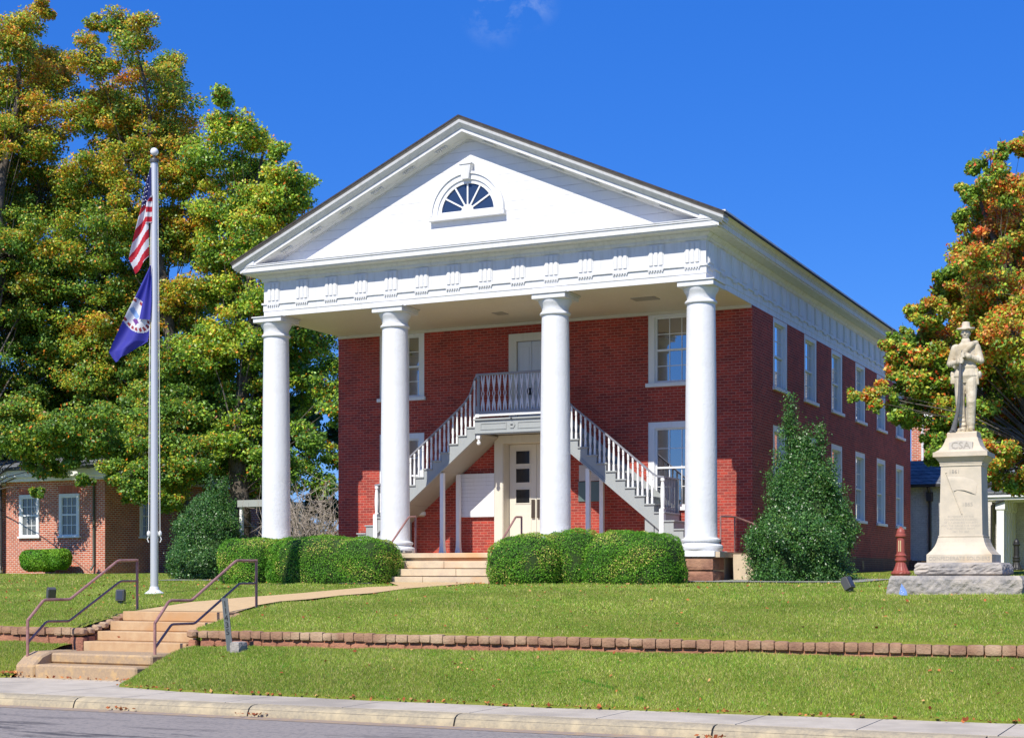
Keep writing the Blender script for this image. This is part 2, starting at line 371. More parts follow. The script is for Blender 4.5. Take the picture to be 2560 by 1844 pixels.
# ================================================================ GROUND
def sheet(name, xs, ys, fn, m, holes=None, kind='structure', parent=None):
    V = [(x, y, fn(x, y)) for y in ys for x in xs]; F = []; n = len(xs)
    for j in range(len(ys)-1):
        for i in range(n-1):
            cx, cy = (xs[i]+xs[i+1])/2, (ys[j]+ys[j+1])/2
            if holes and holes(cx, cy): continue
            F.append((j*n+i, j*n+i+1, (j+1)*n+i+1, (j+1)*n+i))
    me = bpy.data.meshes.new(name); me.from_pydata(V, [], F); me.materials.append(m); me.update()
    me.polygons.foreach_set('use_smooth', [True]*len(F))
    o = bpy.data.objects.new(name, me); COL.objects.link(o)
    if kind: o['kind'] = kind
    return o
fr = lambda a, b, n: list(np.linspace(a, b, n))
def hsh(x, y): return .012*math.sin(x*1.7+y*.9)+.010*math.sin(x*.61-y*2.3)+.008*math.sin(x*3.9+y*3.1)
SX0, SX1 = 5.35, 7.62     # street steps
lx = fr(-60, -4, 15)+fr(-3.5, 5.1, 18)+[SX0-.12, SX1+.12]+fr(8.2, 34, 50)+fr(36, 70, 10)
ly = [-13.846]+fr(-13.84, -12.6, 7)+[-12.5]+fr(-12.2, 2, 30)+fr(3, 28, 20)+fr(32, 90, 8)
ly = sorted(ly)
def lawnz(x, y):
    z = zl(x, y)
    if y < -13.843: return -1.62
    if y > -12.3: z += hsh(x, y)*.6
    return z
sheet('lawn', lx, ly, lawnz, M['grass'], lambda x, y: (SX0-.12 < x < SX1+.12 and y < -12.5) or (-.9 < x < 13 and y > .9 and y < 24))
def farz(x, y):
    d = max(abs(x)-60, y-80, -y-20, 0)
    return -.45-d*.004 if y > -20 else -2.6
sheet('ground', fr(-900, -60, 12)+fr(-40, 40, 5)+fr(60, 900, 12), [-18]+fr(-13, 95, 6)+fr(130, 1500, 14), lambda x, y: -2.34 if y < 0 else (-.9 if y < 100 else -.6), M['grass'])
# bank under the wall, left and right of the steps
def bank(xs, ef, zf):
    n = 18; V = []; F = []
    for x in xs:
        e_ = ef(x); V.append((x, e_-.004, -2.36))
        for j in range(n+1):
            y = e_+(-13.84-e_)*j/n; V.append((x, y, zf(x, y)+(hsh(x*1.3, y)*.7 if j else 0)))
    k = n+2
    for i in range(len(xs)-1):
        for j in range(k-1): F.append((i*k+j, (i+1)*k+j, (i+1)*k+j+1, i*k+j+1))
    me = bpy.data.meshes.new('bank'); me.from_pydata(V, [], F); me.materials.append(M['grass']); me.update(); me.polygons.foreach_set('use_smooth', [True]*len(F))
    o = bpy.data.objects.new('bank', me); COL.objects.link(o); o['kind'] = 'structure'
bank([SX1+.16, 7.82, 7.88, 7.95, 8.05, 8.2, 8.35]+fr(8.5, 34, 130)+fr(35, 60, 8), ye, zb)
bank(fr(-60, -6, 10)+fr(-5, 4.8, 30)+[4.95, 5.05], yel, zbl)
# street, kerb, pavement
b = MB(); b.quad((-400, -60, -2.4), (400, -60, -2.4), (400, -18.25, -2.4), (-400, -18.25, -2.4))
st = b.build('street', M['asphalt']); tag(st, kind='structure')
nt, bb = nodes(M['asphalt']); v = objco(nt)
mp = N(nt, 'ShaderNodeMapping'); mp.inputs['Scale'].default_value = (.35, 2.2, 1); nt.links.new(v, mp.inputs[0])
crack = ramp(nt, noise(nt, mp.outputs[0], 1.6, 9, .75), [(.52, (0, 0, 0)), (.60, (1, 1, 1))])
near = N(nt, 'ShaderNodeSeparateXYZ'); nt.links.new(v, near.inputs[0])
band = ramp(nt, mathn(nt, 'MULTIPLY', mathn(nt, 'ADD', near.outputs[1], 20.6), .6), [(.0, (1, 1, 1)), (1, (.12, .12, .12))])
old = bb.inputs['Base Color'].links[0].from_socket
nt.links.new(mixc(nt, mathn(nt, 'MULTIPLY', mathn(nt, 'MULTIPLY', crack, band), .75), old, (.03, .03, .035)), bb.inputs['Base Color'])
b = MB(); b.quad((-60, -18.60, -2.396), (60, -18.60, -2.396), (60, -18.22, -2.392), (-60, -18.22, -2.392))
gu = speckle('gutter_grit', (.40, .28, .16), (.26, .22, .2), 9, .95, .5, 60); o = b.build('gutter', gu); tag(o, kind='structure')
def kerb():
    b = MB(); js = [2.9, 5.9, 8.94, 11.96, 15.11, 18.51, 21.6, 24.7, 27.8]
    xs = [-60]+js+[60]
    prof = [(-18.31, -2.4), (-18.29, -2.34), (-18.26, -2.285), (-18.20, -2.255), (-18.13, -2.247), (-18.04, -2.245)]
    for a, c in zip(xs, xs[1:]):
        p = [(y, z) for y, z in prof]+[(-18.04, -2.45), (-18.31, -2.45)]
        b.prism(p, a+.012, c-.012, 'x')
    b.box(-60, 60, -18.27, -18.05, -2.44, -2.30, 1)
    return b
o = kerb().build('kerb', [M['kerb'], M['black']], smooth=True); tag(o, kind='structure')
def swz(y): return -2.248+.05*(y+18.04)/1.2
def pavement():
    b = MB()
    js = [2.9, 5.9, 8.0, 9.6, 11.4, 13.3, 15.2, 16.95, 18.72, 20.15, 21.7, 23.3, 24.9, 26.5]; xs = [-60]+js+[60]
    for a, c in zip(xs, xs[1:]):
        b.box(a+.008, c-.008, -18.035, -16.0 if a > 7.9 else -16.95, -2.35, -2.24)
    b.box(-60, 60, -18.03, -16.01, -2.36, -2.262, 1)
    b.box(-60, 2.9, -16.94, -15.9, -2.35, -2.24); b.box(2.92, 7.99, -16.94, -15.2, -2.35, -2.24)
    return b
o = pavement().build('pavement', [M['sidewalk'], M['black']]); tag(o, kind='structure')
# path across the lawn from the street steps to the porch steps
def path():
    up = [(480, 1507.5), (553, 1501), (607, 1496), (690, 1490), (754, 1485), (840, 1477), (920, 1470), (997, 1466.5), (1040, 1466)]
    lo = [(618, 1525), (644, 1515.5), (700, 1506), (776, 1500), (850, 1491), (931, 1485), (1020, 1473), (1100, 1467), (1160, 1464.5)]
    U = [Vector((SX0, -12.5, 0))]+[onlawn(*p) for p in up]; L = [Vector((SX1, -12.5, 0))]+[onlawn(*p) for p in lo]
    U[-1] = Vector((4.9, -2.25, 0)); L[-1] = Vector((7.4, -2.25, 0)); 
    V = []; F = []; k = 6
    for a, c in zip(U, L):
        for i in range(k+1):
            p = a.lerp(c, i/k); V.append((p.x, p.y, zl(p.x, p.y)+.03))
    for j in range(len(U)-1):
        for i in range(k): F.append((j*(k+1)+i, j*(k+1)+i+1, (j+1)*(k+1)+i+1, (j+1)*(k+1)+i))
    me = bpy.data.meshes.new('path'); me.from_pydata(V, [], F); me.materials.append(M['path']); me.update()
    o = bpy.data.objects.new('path', me); COL.objects.link(o); tag(o, kind='structure')
    return U, L
PU, PL = path()
def inpath(x, y):
    for i in range(len(PU)-1):
        a, c, d, e = PU[i], PL[i], PL[i+1], PU[i+1]
        ymin, ymax = min(a.y, c.y, d.y, e.y), max(a.y, c.y, d.y, e.y)
        if not ymin-.1 <= y <= ymax+.1: continue
        s = True
        P = [a, c, d, e]; sg = 0
        for q in range(4):
            p, r = P[q], P[(q+1) % 4]; cr = (r.x-p.x)*(y-p.y)-(r.y-p.y)*(x-p.x)
            if cr < -.02: s = False; break
        if s: return True
    return False
# street steps
def slabs(name, rows, m, label, cat, x0, x1, bev=.012):
    e = empty(name, ((x0+x1)/2, rows[0][0], rows[0][2]), label, cat)
    for (y0, y1, z0, z1) in rows:
        b = MB(); b.box(x0, x1, y0, y1, z0, z1); b.build('step', m, e, bevel=bev)
    return e
ss = slabs('street_steps', [(-13.97, -12.5, -2.0, -1.67), (-13.6, -12.5, -1.668, -1.50), (-13.25, -12.5, -1.498, -1.33), (-12.9, -12.42, -1.328, -1.155)], M['stepconc'],
           'flight of ochre concrete steps rising from the pavement through the low stone wall', 'steps', SX0, SX1)
b = MB(); b.box(5.45, 7.64, -15.32, -13.0, -2.4, -2.01); b.build('step', M['curbstep'], ss, bevel=.03)
b = MB(); b.box(5.45, 7.64, -14.92, -13.0, -2.008, -1.83); b.build('step', M['curbstep'], ss, bevel=.03)
b = MB(); b.prism([(-15.32, -2.4), (-15.32, -2.03), (-15.12, -1.88), (-14.9, -1.81), (-14.2, -1.81), (-14.2, -2.4)], 5.02, 5.446, 'x'); b.build('cheek', M['curbstep'], ss, bevel=.03)
b = MB(); b.prism([(-15.1, -2.4), (-15.1, -2.12), (-14.6, -1.86), (-13.95, -1.70), (-13.95, -2.4)], 7.644, 7.80, 'x'); b.build('cheek', M['curbstep'], ss, bevel=.02)
def stoneblock(b, x0, x1, y0, y1, z0, z1, r=.02, mi=0):
    """a rough block: subdivided box pulled in at its edges and jittered"""
    n = 4; idx = {}; base = len(b.v)
    def vid(i, j, k):
        if (i, j, k) in idx: return idx[(i, j, k)]
        u = [i/n, j/n, k/n]; L = (x1-x0, y1-y0, z1-z0); lo = (x0, y0, z0)
        p = []
        e = sum(1 for q in u if q in (0, 1))
        for a in range(3):
            val = lo[a]+u[a]*L[a]
            if e >= 2 and u[a] in (0, 1): val += (r if u[a] == 0 else -r)*(1 if e == 2 else 1.5)
            p.append(val+random.uniform(-1, 1)*r*.35)
        b.v.append(tuple(p)); idx[(i, j, k)] = len(b.v)-1; return idx[(i, j, k)]
    for a in range(3):
        for s in (0, n):
            for i in range(n):
                for j in range(n):
                    c = []
                    for (p, q) in ((i, j), (i+1, j), (i+1, j+1), (i, j+1)):
                        t = [0, 0, 0]; t[a] = s; t[(a+1) % 3] = p; t[(a+2) % 3] = q; c.append(vid(*t))
                    b.f.append(tuple(c)); b.m.append(mi)
def retaining(xa, xb, label):
    b = MB(); x = xa
    while x < xb:
        wd = random.uniform(.17, .25) if x > -12 else 1.2
        t = random.uniform(-.008, .012); h = random.uniform(-.012, .012)
        stoneblock(b, x+.001, x+wd-.001, -13.95+random.uniform(-.012, .010), -13.72, -1.572+h, -1.437+t, random.uniform(.004, .010)); x += wd
    x = xa
    while x < xb:
        wd = random.uniform(.22, .5) if x > -12 else 1.5
        stoneblock(b, x+.003, x+wd-.003, -13.915+random.uniform(-.008, .008), -13.75, -1.9, -1.59+random.uniform(-.008, .005), .012, 1); x += wd
    b.box(xa+.03, xb, -13.88, -13.76, -1.9, -1.50, 1)
    o = b.build('retaining_wall', [M['wallstone'], M['wallstone2']], smooth=True); return tag(o, label, 'wall', 'low stone retaining walls')
retaining(7.86, 36, 'long low wall of rough pink stone capping the bank to the right of the street steps')
retaining(-40, 5.05, 'low wall of rough pink stone across the lawn to the left of the street steps')
def cheekwall(x0, x1, label):
    b = MB(); n = 7
    for i in range(n):
        y0 = -13.8+i*.19; z = -1.43+.25*min(1, i/5.5); stoneblock(b, x0, x1, y0, y0+.185, z-.13, z, .02)
        stoneblock(b, x0+.02, x1-.01, y0, y0+.185, -2.0, z-.15, .01, 1)
    stoneblock(b, x0, x1, -14.0, -13.81, -1.57, -1.43, .02); stoneblock(b, x0+.015, x1-.01, -13.97, -13.81, -2.0, -1.6, .012, 1)
    o = b.build('cheek_wall', [M['wallstone'], M['wallstone2']], smooth=True); return tag(o, label, 'wall', 'stone cheeks beside the street steps')
cheekwall(5.07, SX0-.005, 'sloping rough stone cheek on the left edge of the street steps')
cheekwall(SX1+.005, SX1+.2, 'sloping rough stone cheek on the right edge of the street steps')

def handrail(x, pts, low, posts, label, group, base):
    e = empty('handrail', (x, base[0], base[1]), label, 'handrail', group)
    r = .026
    def rounded(p):
        out_ = [Vector((x, *p[0]))]
        for a, c, d in zip(p, p[1:], p[2:]):
            a, c, d = Vector((x, *a)), Vector((x, *c)), Vector((x, *d)); k = .05
            p1 = c+(a-c).normalized()*k; p2 = c+(d-c).normalized()*k
            out_ += [p1, (p1+p2)/2*.5+c*.5, p2]
        out_.append(Vector((x, *p[-1]))); return out_
    b = MB(); b.tube(rounded(pts), r, 8); b.build('top_rail', M['railpaint'], e, smooth=True)
    if low: b = MB(); b.tube(rounded(low), r*.85, 8); b.build('lower_rail', M['railpaint'], e, smooth=True)
    for (y, z0, z1) in posts:
        b = MB(); b.tube([(x, y, z0), (x, y, z1)], r, 8); b.build('post', M['railpaint'], e, smooth=True)
    return e
handrail(5.12, [(-15.12, -1.27), (-14.72, -.92), (-14.06, -.92), (-12.75, -.215), (-12.20, -.205)], [(-15.12, -1.66), (-14.65, -1.30), (-14.08, -1.31), (-12.68, -.60), (-12.20, -.60)],
         [(-15.12, -2.2, -1.26), (-12.20, -1.25, -.18)], 'mauve pipe handrail with cranked double rail on the left of the street steps', 'street step handrails', (-15.12, -2.15))
handrail(7.5, [(-14.66, -1.30), (-14.27, -.92), (-13.66, -.93), (-12.33, -.22), (-11.70, -.22)], [(-14.66, -1.72), (-14.21, -1.33), (-13.57, -1.335), (-12.23, -.64), (-11.70, -.64)],
         [(-14.66, -2.05, -1.29), (-11.70, -1.2, -.19)], 'mauve pipe handrail with cranked double rail on the right of the street steps', 'street step handrails', (-14.66, -2.05))

# ================================================================ COURTHOUSE
XC = 6.165; XL, XR = -.19, 12.52; YF = -.31; YB = 24.85; YW = 3.54; H = 6.6
ch = empty('courthouse', (XC, YW, .07), 'red brick courthouse with a white columned portico and gabled pediment', 'courthouse')
b = MB()
def slab(axis, lo, hi, u0, u1, z0, z1, holes):
    us = sorted({u0, u1, *[q for h in holes for q in h[:2]]}); zs = sorted({z0, z1, *[q for h in holes for q in h[2:]]})
    for a, c in zip(us, us[1:]):
        run = None
        for p, q in zip(zs, zs[1:]):
            if any(h[0] <= (a+c)/2 <= h[1] and h[2] <= (p+q)/2 <= h[3] for h in holes): continue
            if axis == 'y': b.box(a, c, lo, hi, p, q)
            else: b.box(lo, hi, a, c, p, q)
FH = [(5.28, 7.05, .0, 3.40)]+[(x-.75, x+.75, z0, z1) for x in (1.97, 10.36) for z0, z1 in ((4.68, 6.595), (1.34, 3.64))]
SH = [(6.27+3.31*k-.75, 6.27+3.31*k+.75, z0, z1) for k in range(6) for z0, z1 in ((4.69, 6.595), (1.34, 3.64))]
slab('y', YW, 3.94, XL, XR, .0, 6.598, FH); slab('x', 12.12, XR, 3.94, YB, .0, 6.598, SH)
b.box(XL, 12.12, 3.94, YB, .0, 6.598)
b.build('wall', M['brick'], ch)
b = MB(); b.box(XL-.05, XR+.05, 3.6, YB+.05, -1.0, .0); b.box(XL-.045, XR+.045, 3.62, YB+.04, .0, .10)
b.box(XR-.1, XR+.5, YB-.5, YB+.7, -1, .06)
b.build('foundation', M['brick_base'], ch)
b = MB(); b.box(XR+.05, XR+.06, 16.2, 16.5, -.3, -.02); b.build('foundation_vent', M['black'], ch)
def ring(prof, x0, x1, y0, y1):
    b = MB(); n = 0
    for o, z in prof: b.v += [(x0-o, y0-o, z), (x1+o, y0-o, z), (x1+o, y1+o, z), (x0-o, y1+o, z)]
    for j in range(len(prof)-1):
        for i in range(4):
            k = (i+1) % 4; b.f.append((j*4+i, j*4+k, (j+1)*4+k, (j+1)*4+i)); b.m.append(0 if i == 0 else 1)
    return b
ring([(0, 6.6), (0, 6.745), (.014, 6.75), (.014, 6.925), (.05, 6.93), (.05, 6.975), (0, 6.98), (0, 7.54), (.03, 7.56), (.05, 7.60), (.05, 7.63), (.10, 7.67), (.13, 7.70), (.13, 7.725),
      (.415, 7.735), (.42, 7.765), (.46, 7.768), (.46, 7.885), (.485, 7.895), (.485, 7.93), (.50, 7.935), (.50, 7.955), (.05, 7.985)], XL, XR, YF, YB).build('entablature', [M['trim'], M['sidetrim']], ch)
b = MB(); b.box(XL+.01, XR-.01, YF+.01, YW-.004, 6.601, 6.68); b.build('porch_ceiling', M['ceil'], ch)
b = MB(); b.box(XL+.02, XR-.02, 3.47, 3.536, 6.52, 6.599); b.build('ceiling_mould', M['cream'], ch)
for x, y, a, c in ((5.96, 1.9, .16, .2), (10.29, 1.5, .33, .22)):
    b = MB(); b.box(x-a, x+a, y-c, y+c, 6.585, 6.5995); b.build('ceiling_vent', M['greysoff'], ch)
# triglyph board with three bars and drops under it
def trig():
    b = MB(); b.box(-.2, .2, -.022, 0, 6.985, 7.535)
    for i in (-1, 0, 1):
        p = [(i*.125-.05, -.022), (i*.125-.05, -.034), (i*.125-.03, -.05), (i*.125+.03, -.05), (i*.125+.05, -.034), (i*.125+.05, -.022)]
        b.prism(p, 7.03, 7.50, 'z')
    b.box(-.2, .2, -.052, -.014, 6.905, 6.928)
    for i in range(6): b.box(-.19+i*.068, -.155+i*.068, -.05, -.014, 6.865, 6.904)
    return b
t0 = trig().build('triglyph', M['trim'], ch, local=True); t0.location = Vector((XL+.32, YF, 0))-ch.location
for i in range(1, 14): dup(t0, ch, Vector((XL+.32+i*.927, YF, 0))-ch.location)
t1 = trig().build('triglyph', M['sidetrim'], ch, local=True); t1.location = Vector((XR, YF+.32, 0))-ch.location; t1.rotation_euler = (0, 0, math.pi/2)
for i in range(1, 27): dup(t1, ch, Vector((XR, YF+.32+i*.927, 0))-ch.location)
# gable
AP = 11.185; SL = .449
def chev(b, d0, d1, ot, ob, yb, half, mi=0):
    """chevron moulding: top drop d0 at front offset ot, bottom drop d1 at offset ob, back plane yb"""
    n = len(b.v)
    for (d, o) in ((d0, ot), (d1, ob)):
        for y in (YF-o, yb):
            for x in (XC-half, XC, XC+half): b.v.append((x, y, AP-SL*abs(x-XC)-d))
    # indices: top-front 0-2, top-back 3-5, bottom-front 6-8, bottom-back 9-11
    for a in (0, 1):
        for f in ((0+a, 1+a, 7+a, 6+a), (3+a, 9+a, 10+a, 4+a), (0+a, 3+a, 4+a, 1+a), (6+a, 7+a, 10+a, 9+a)): b.f.append(tuple(n+i for i in f)); b.m.append(mi)
    for f in ((0, 6, 9, 3), (2, 5, 11, 8)): b.f.append(tuple(n+i for i in f)); b.m.append(mi)
HW = XR-XC
b = MB(); chev(b, .0, .045, .66, .66, YB+.7, HW+.66); b.build('roof', M['roofedge'], ch)
b = MB(); chev(b, .047, .108, .64, .60, YF-.3, HW+.64, 0); b.build('rake_board', M['rakewood'], ch)
b = MB(); chev(b, .110, .175, .62, .60, YF-.2, HW+.62); chev(b, .177, .235, .59, .53, YF-.2, HW+.60); chev(b, .237, .285, .52, .475, YF-.2, HW+.56)
chev(b, .287, .375, .465, .465, YF-.15, HW+.465); chev(b, .377, .40, .42, .15, YF-.02, HW+.1); chev(b, .402, .45, .13, .05, YF-.01, HW); chev(b, .452, .475, .04, .04, YF-.005, HW-.3)
b.build('raking_cornice', M['trim'], ch)
b = MB()
for s in (-1, 1):
    for i in range(7):
        x = XC+s*(.55+i*.95)
        if abs(x-XC) > HW-.3: continue
        for q in range(6):
            xx = x+s*q*.055; z = AP-SL*abs(xx-XC)-.40
            b.box(xx-.016, xx+.016, YF-.33, YF-.20, z-.03, z+.012)
o = b.build('rake_drops', M['trim'], ch); o['kind'] = 'stuff'
b = MB(); zt = AP-.44; hb = (zt-7.97)/SL
b.prism([(XC-hb, 7.97), (XC, zt), (XC+hb, 7.97)], YF, YF+.15, 'y'); b.build('tympanum', M['board'], ch)
# side gutters
for s in (1, -1):
    X = XR if s > 0 else XL
    p = [(X, 7.96), (X+s*.50, 7.957), (X+s*.52, 7.97), (X+s*.545, 8.0), (X+s*.60, 8.03), (X+s*.64, 8.06), (X+s*.64, 8.10), (X, 8.12)]
    b = MB(); b.prism(p, YF-.5, YB+.6, 'y'); b.build('eave_cornice', M['sidetrim'], ch)
# fan window
fw = MB(); cx, cz = 6.12, 8.80
def arc(r0, r1, y0, y1, b, n=28):
    for i in range(n):
        a, c = math.pi*i/n, math.pi*(i+1)/n
        P = [(cx+r*math.cos(t), cz+.02+r*math.sin(t)) for r, t in ((r0, a), (r1, a), (r1, c), (r0, c))]
        b.prism(P, y0, y1, 'y')
arc(.76, .86, YF-.05, YF, fw); arc(.86, 1.0, YF-.09, YF, fw); arc(1.0, 1.06, YF-.13, YF, fw)
fan = fw.build('fan_window', M['white'], ch)
b = MB(); n = 24; P = [(cx+.76*math.cos(math.pi*i/n), cz+.09+.72*math.sin(math.pi*i/n)) for i in range(n+1)]
b.prism(P, YF-.012, YF-.003, 'y'); b.build('pane', mat('navy_glass', (.025, .045, .10), .12, 0, .6), fan)
b = MB()
for a in (30, 60, 90, 120, 150):
    c, s = math.cos(math.radians(a)), math.sin(math.radians(a)); q = .02
    b.prism([(cx+.12*c-q*s, cz+.09+.12*s+q*c), (cx+.12*c+q*s, cz+.09+.12*s-q*c), (cx+.77*c+q*s, cz+.09+.75*s-q*c), (cx+.77*c-q*s, cz+.09+.75*s+q*c)], YF-.04, YF-.014, 'y')
P = [(cx+.17*math.cos(math.pi*i/8), cz+.08+.17*math.sin(math.pi*i/8)) for i in range(9)]; b.prism(P, YF-.05, YF-.014, 'y')
b.box(cx-.80, cx+.80, YF-.06, YF-.01, cz+.005, cz+.09)
b.build('muntins', M['white'], fan)
b = MB(); b.box(cx-1.09, cx+1.09, YF-.16, YF-.002, cz-.12, cz); b.build('sill', M['trim'], fan)
b = MB(); b.prism([(cx-.10, cz+.87), (cx+.10, cz+.87), (cx+.16, cz+1.24), (cx-.16, cz+1.24)], YF-.19, YF-.001, 'y'); b.box(cx-.18, cx+.18, YF-.21, YF-.002, cz+1.242, cz+1.28); b.build('keystone', M['trim'], fan)
# columns
def column():
    e = MB(); pr = []
    rb, rt = .392, .345
    pr = [(.50, .09), (.525, .12), (.535, .17), (.525, .22), (.49, .25), (.455, .262), (.44, .285), (.445, .305), (.475, .32), (.485, .35), (.475, .38), (.43, .395), (.405, .41), (.395, .44)]
    for i in range(1, 15):
        t = i/14; pr.append((rb+(rt-rb)*(t**1.6), .46+t*5.58))
    pr += [(.355, 6.05), (.39, 6.07), (.395, 6.10), (.375, 6.13), (.345, 6.15), (.345, 6.24), (.36, 6.27), (.365, 6.29), (.40, 6.34), (.425, 6.40), (.43, 6.44)]
    c = e.lathe(pr, seg=56).build('column', M['stucco'], ch, smooth=True, local=True)
    b = MB(); b.box(-.455, .455, -.455, .455, 6.442, 6.56); b.box(-.49, .49, -.49, .49, 6.561, 6.596); b.build('abacus', M['trim'], c, local=True, bevel=.006)
    b = MB(); b.box(-.50, .50, -.50, .50, -.05, .09); b.build('plinth', M['white'], c, local=True, bevel=.01)
    b = MB(); stoneblock(b, -.46, .46, -.46, .46, -.75, -.38, .02); stoneblock(b, -.455, .455, -.455, .455, -.375, -.055, .015); b.build('pier', M['pierstone'], c, local=True)
    return c
c0 = column(); CX = [0.0, 3.78, 8.435, 12.291]
for i, x in enumerate(CX):
    c = c0 if i == 0 else dup(c0, ch); c.location = Vector((x, 0, 0))-ch.location
# windows
def window(w_, h, cols, rows, name='window', frame=.2, head=.2, m=None, glass=None, deep=.11):
    """local origin: bottom centre on the wall plane, facing -y"""
    m = m or M['white']; b = MB(); x0, x1 = -w_/2+.004, w_/2-.004
    b.box(x0, x0+frame, .015, .20, 0, h-.004); b.box(x1-frame, x1, .015, .20, 0, h-.004); b.box(x0+frame, x1-frame, .017, .20, h-head, h-.004)
    b.box(x0+frame-.02, x0+frame+.012, .05, .19, 0, h-head-.001); b.box(x1-frame-.012, x1-frame+.02, .05, .19, 0, h-head-.001)
    wd = b.build(name, m, ch, local=True)
    a, c, z0, z1 = x0+frame+.012, x1-frame-.012, .0, h-head; s = .045; mid = (z0+z1)/2
    b = MB()
    b.box(a, a+s, .09, .15, z0, z1); b.box(c-s, c, .09, .15, z0, z1); b.box(a+s, c-s, .092, .15, z1-s, z1-.001); b.box(a+s, c-s, .092, .15, z0+.001, z0+.07)
    b.box(a+s, c-s, .085, .15, mid-.025, mid+.025)
    for i in range(1, cols):
        x = a+s+(c-a-2*s)*i/cols; b.box(x-.009, x+.009, .118, .145, z0+.07, mid-.025); b.box(x-.009, x+.009, .118, .145, mid+.025, z1-s)
    for q in range(2):
        lo, hi = (z0+.07, mid-.025) if q == 0 else (mid+.025, z1-s)
        for i in range(1, rows):
            z = lo+(hi-lo)*i/rows; b.box(a+s, c-s, .12, .144, z-.009, z+.009)
    b.build('sash', m, wd, local=True)
    b = MB(); b.box(a+.005, c-.005, .136, .142, z0+.01, z1-.01); b.build('pane', glass or M['glass'], wd, local=True)
    b = MB(); b.box(x0-.06, x1+.06, -.07, .19, -.10, -.001); b.build('sill', m, wd, local=True, bevel=.006)
    return wd
M['glass_side'] = mat('mirroring_glass', (.02, .03, .04), .02, 0, 1.0); M['glass_side'].node_tree.nodes['Principled BSDF'].inputs['IOR'].default_value = 4.2
wu2 = window(1.5, 1.91, 3, 2, frame=.17, head=.13, glass=M['glass_side']); wl2 = window(1.5, 2.295, 3, 2, frame=.17, head=.17, glass=M['glass_side'])
wu = window(1.5, 1.915, 3, 2, frame=.17, head=.13); wlw = window(1.5, 2.3, 3, 2, frame=.17, head=.17)
def put(wd, x, y, z, rz=0, first=[0]):
    wd.location = Vector((x, y, z))-ch.location; wd.rotation_euler = (0, 0, rz); return wd
put(wu, 1.97, YW, 4.68); put(dup(wu, ch), 10.36, YW, 4.68)
put(wlw, 1.97, YW, 1.34); put(dup(wlw, ch), 10.36, YW, 1.34)
for k in range(6):
    y = 6.27+3.31*k
    put(wu2 if k == 0 else dup(wu2, ch), XR, y, 4.688, math.pi/2); put(wl2 if k == 0 else dup(wl2, ch), XR, y, 1.343, math.pi/2)
# upper door
ud = MB(); ud.box(5.48, 5.72, YW-.10, YW, 3.83, 6.28); ud.box(6.61, 6.85, YW-.10, YW, 3.83, 6.28); ud.box(5.72, 6.61, YW-.10, YW, 6.06, 6.28)
ud = ud.build('upper_door', M['cream'], ch)
for a in (5.73, 6.17):
    b = MB(); b.box(a, a+.43, YW-.03, YW-.004, 3.84, 6.05)
    for z0, z1 in ((4.0, 4.75), (4.9, 5.9)): b.box(a+.07, a+.36, YW-.045, YW-.031, z0, z1)
    b.build('door_leaf', paint('bluegrey_white', (.62, .64, .66)), ud, bevel=.004)
b = MB(); b.box(6.04, 6.16, YW-.06, YW-.046, 4.55, 4.75); b.build('handle', M['black'], ud)
# lower door in a deep reveal
ld = MB()
for s in (-1, 1):
    x0 = 5.04 if s < 0 else 7.04; ld.box(x0, x0+.25, YW-.12, YW, .07, 3.44); xj = 5.285 if s < 0 else 7.02; ld.box(xj, xj+.025, YW-.10, YW+.36, .07, 3.35)
ld.box(5.29, 7.04, YW-.115, YW, 3.22, 3.44); ld.box(5.31, 7.02, YW, YW+.36, 3.22, 3.25)
ld = ld.build('entrance_door', M['cream'], ch)
for a, s in ((5.32, 1), (6.17, -1)):
    b = MB(); y = YW+.30; zs = [(3.02, 2.66), (2.52, 2.13), (1.93, 1.55)]
    b.box(a, a+.84, y, y+.04, .08, 3.21)
    l = b.build('door_leaf', M['cream'], ld)
    b = MB(); g0 = a+.21
    for z1, z0 in zs: b.box(g0, g0+.42, y-.008, y-.002, z0, z1)
    b.build('pane', M['door_glass'], l) if False else b.build('pane', M['door_glass'], ld)
    b = MB()
    for z1, z0 in zs:
        b.box(g0-.03, g0, y-.016, y-.001, z0-.03, z1+.03); b.box(g0+.42, g0+.45, y-.016, y-.001, z0-.03, z1+.03); b.box(g0, g0+.42, y-.015, y-.001, z1, z1+.03); b.box(g0, g0+.42, y-.015, y-.001, z0-.03, z0)
    b.box(a+.17, a+.68, y-.012, y-.001, .25, 1.25); b.build('door_mould', M['cream'], ld, bevel=.003)
    hx = 6.02 if s > 0 else 6.2
    b = MB(); b.box(hx, hx+.10, y-.05, y-.017, 1.12, 1.64); b.build('handle', mat('bronze_push_plate', (.10, .07, .05), .35, .5), ld)
b = MB(); b.box(4.9, 7.45, 2.95, YW+.36, .0701, .12); b.build('threshold', M['sandstone'], ld)
# white boarded panel left of the entrance
b = MB(); b.box(3.98, 5.03, YW-.11, YW-.001, 1.16, 2.39); b.build('boarded_panel', lined(paint('panel_boards', (.74, .74, .74), (.35, .33, .3), .2), 'Z', .11, .009, .4, .4), ch)
b = MB(); b.box(2.35, 2.75, YW-.05, YW-.001, 1.2, 1.38); b.build('stair_bearer', M['sandstone'], ch)
# porch floor, landing
b = MB(); b.box(-.55, 12.9, -.42, YW-.002, -.06, .07); b.box(-.4, 12.7, -.3, YW, -.9, -.061); b.build('porch_floor', M['sandstone'], ch)

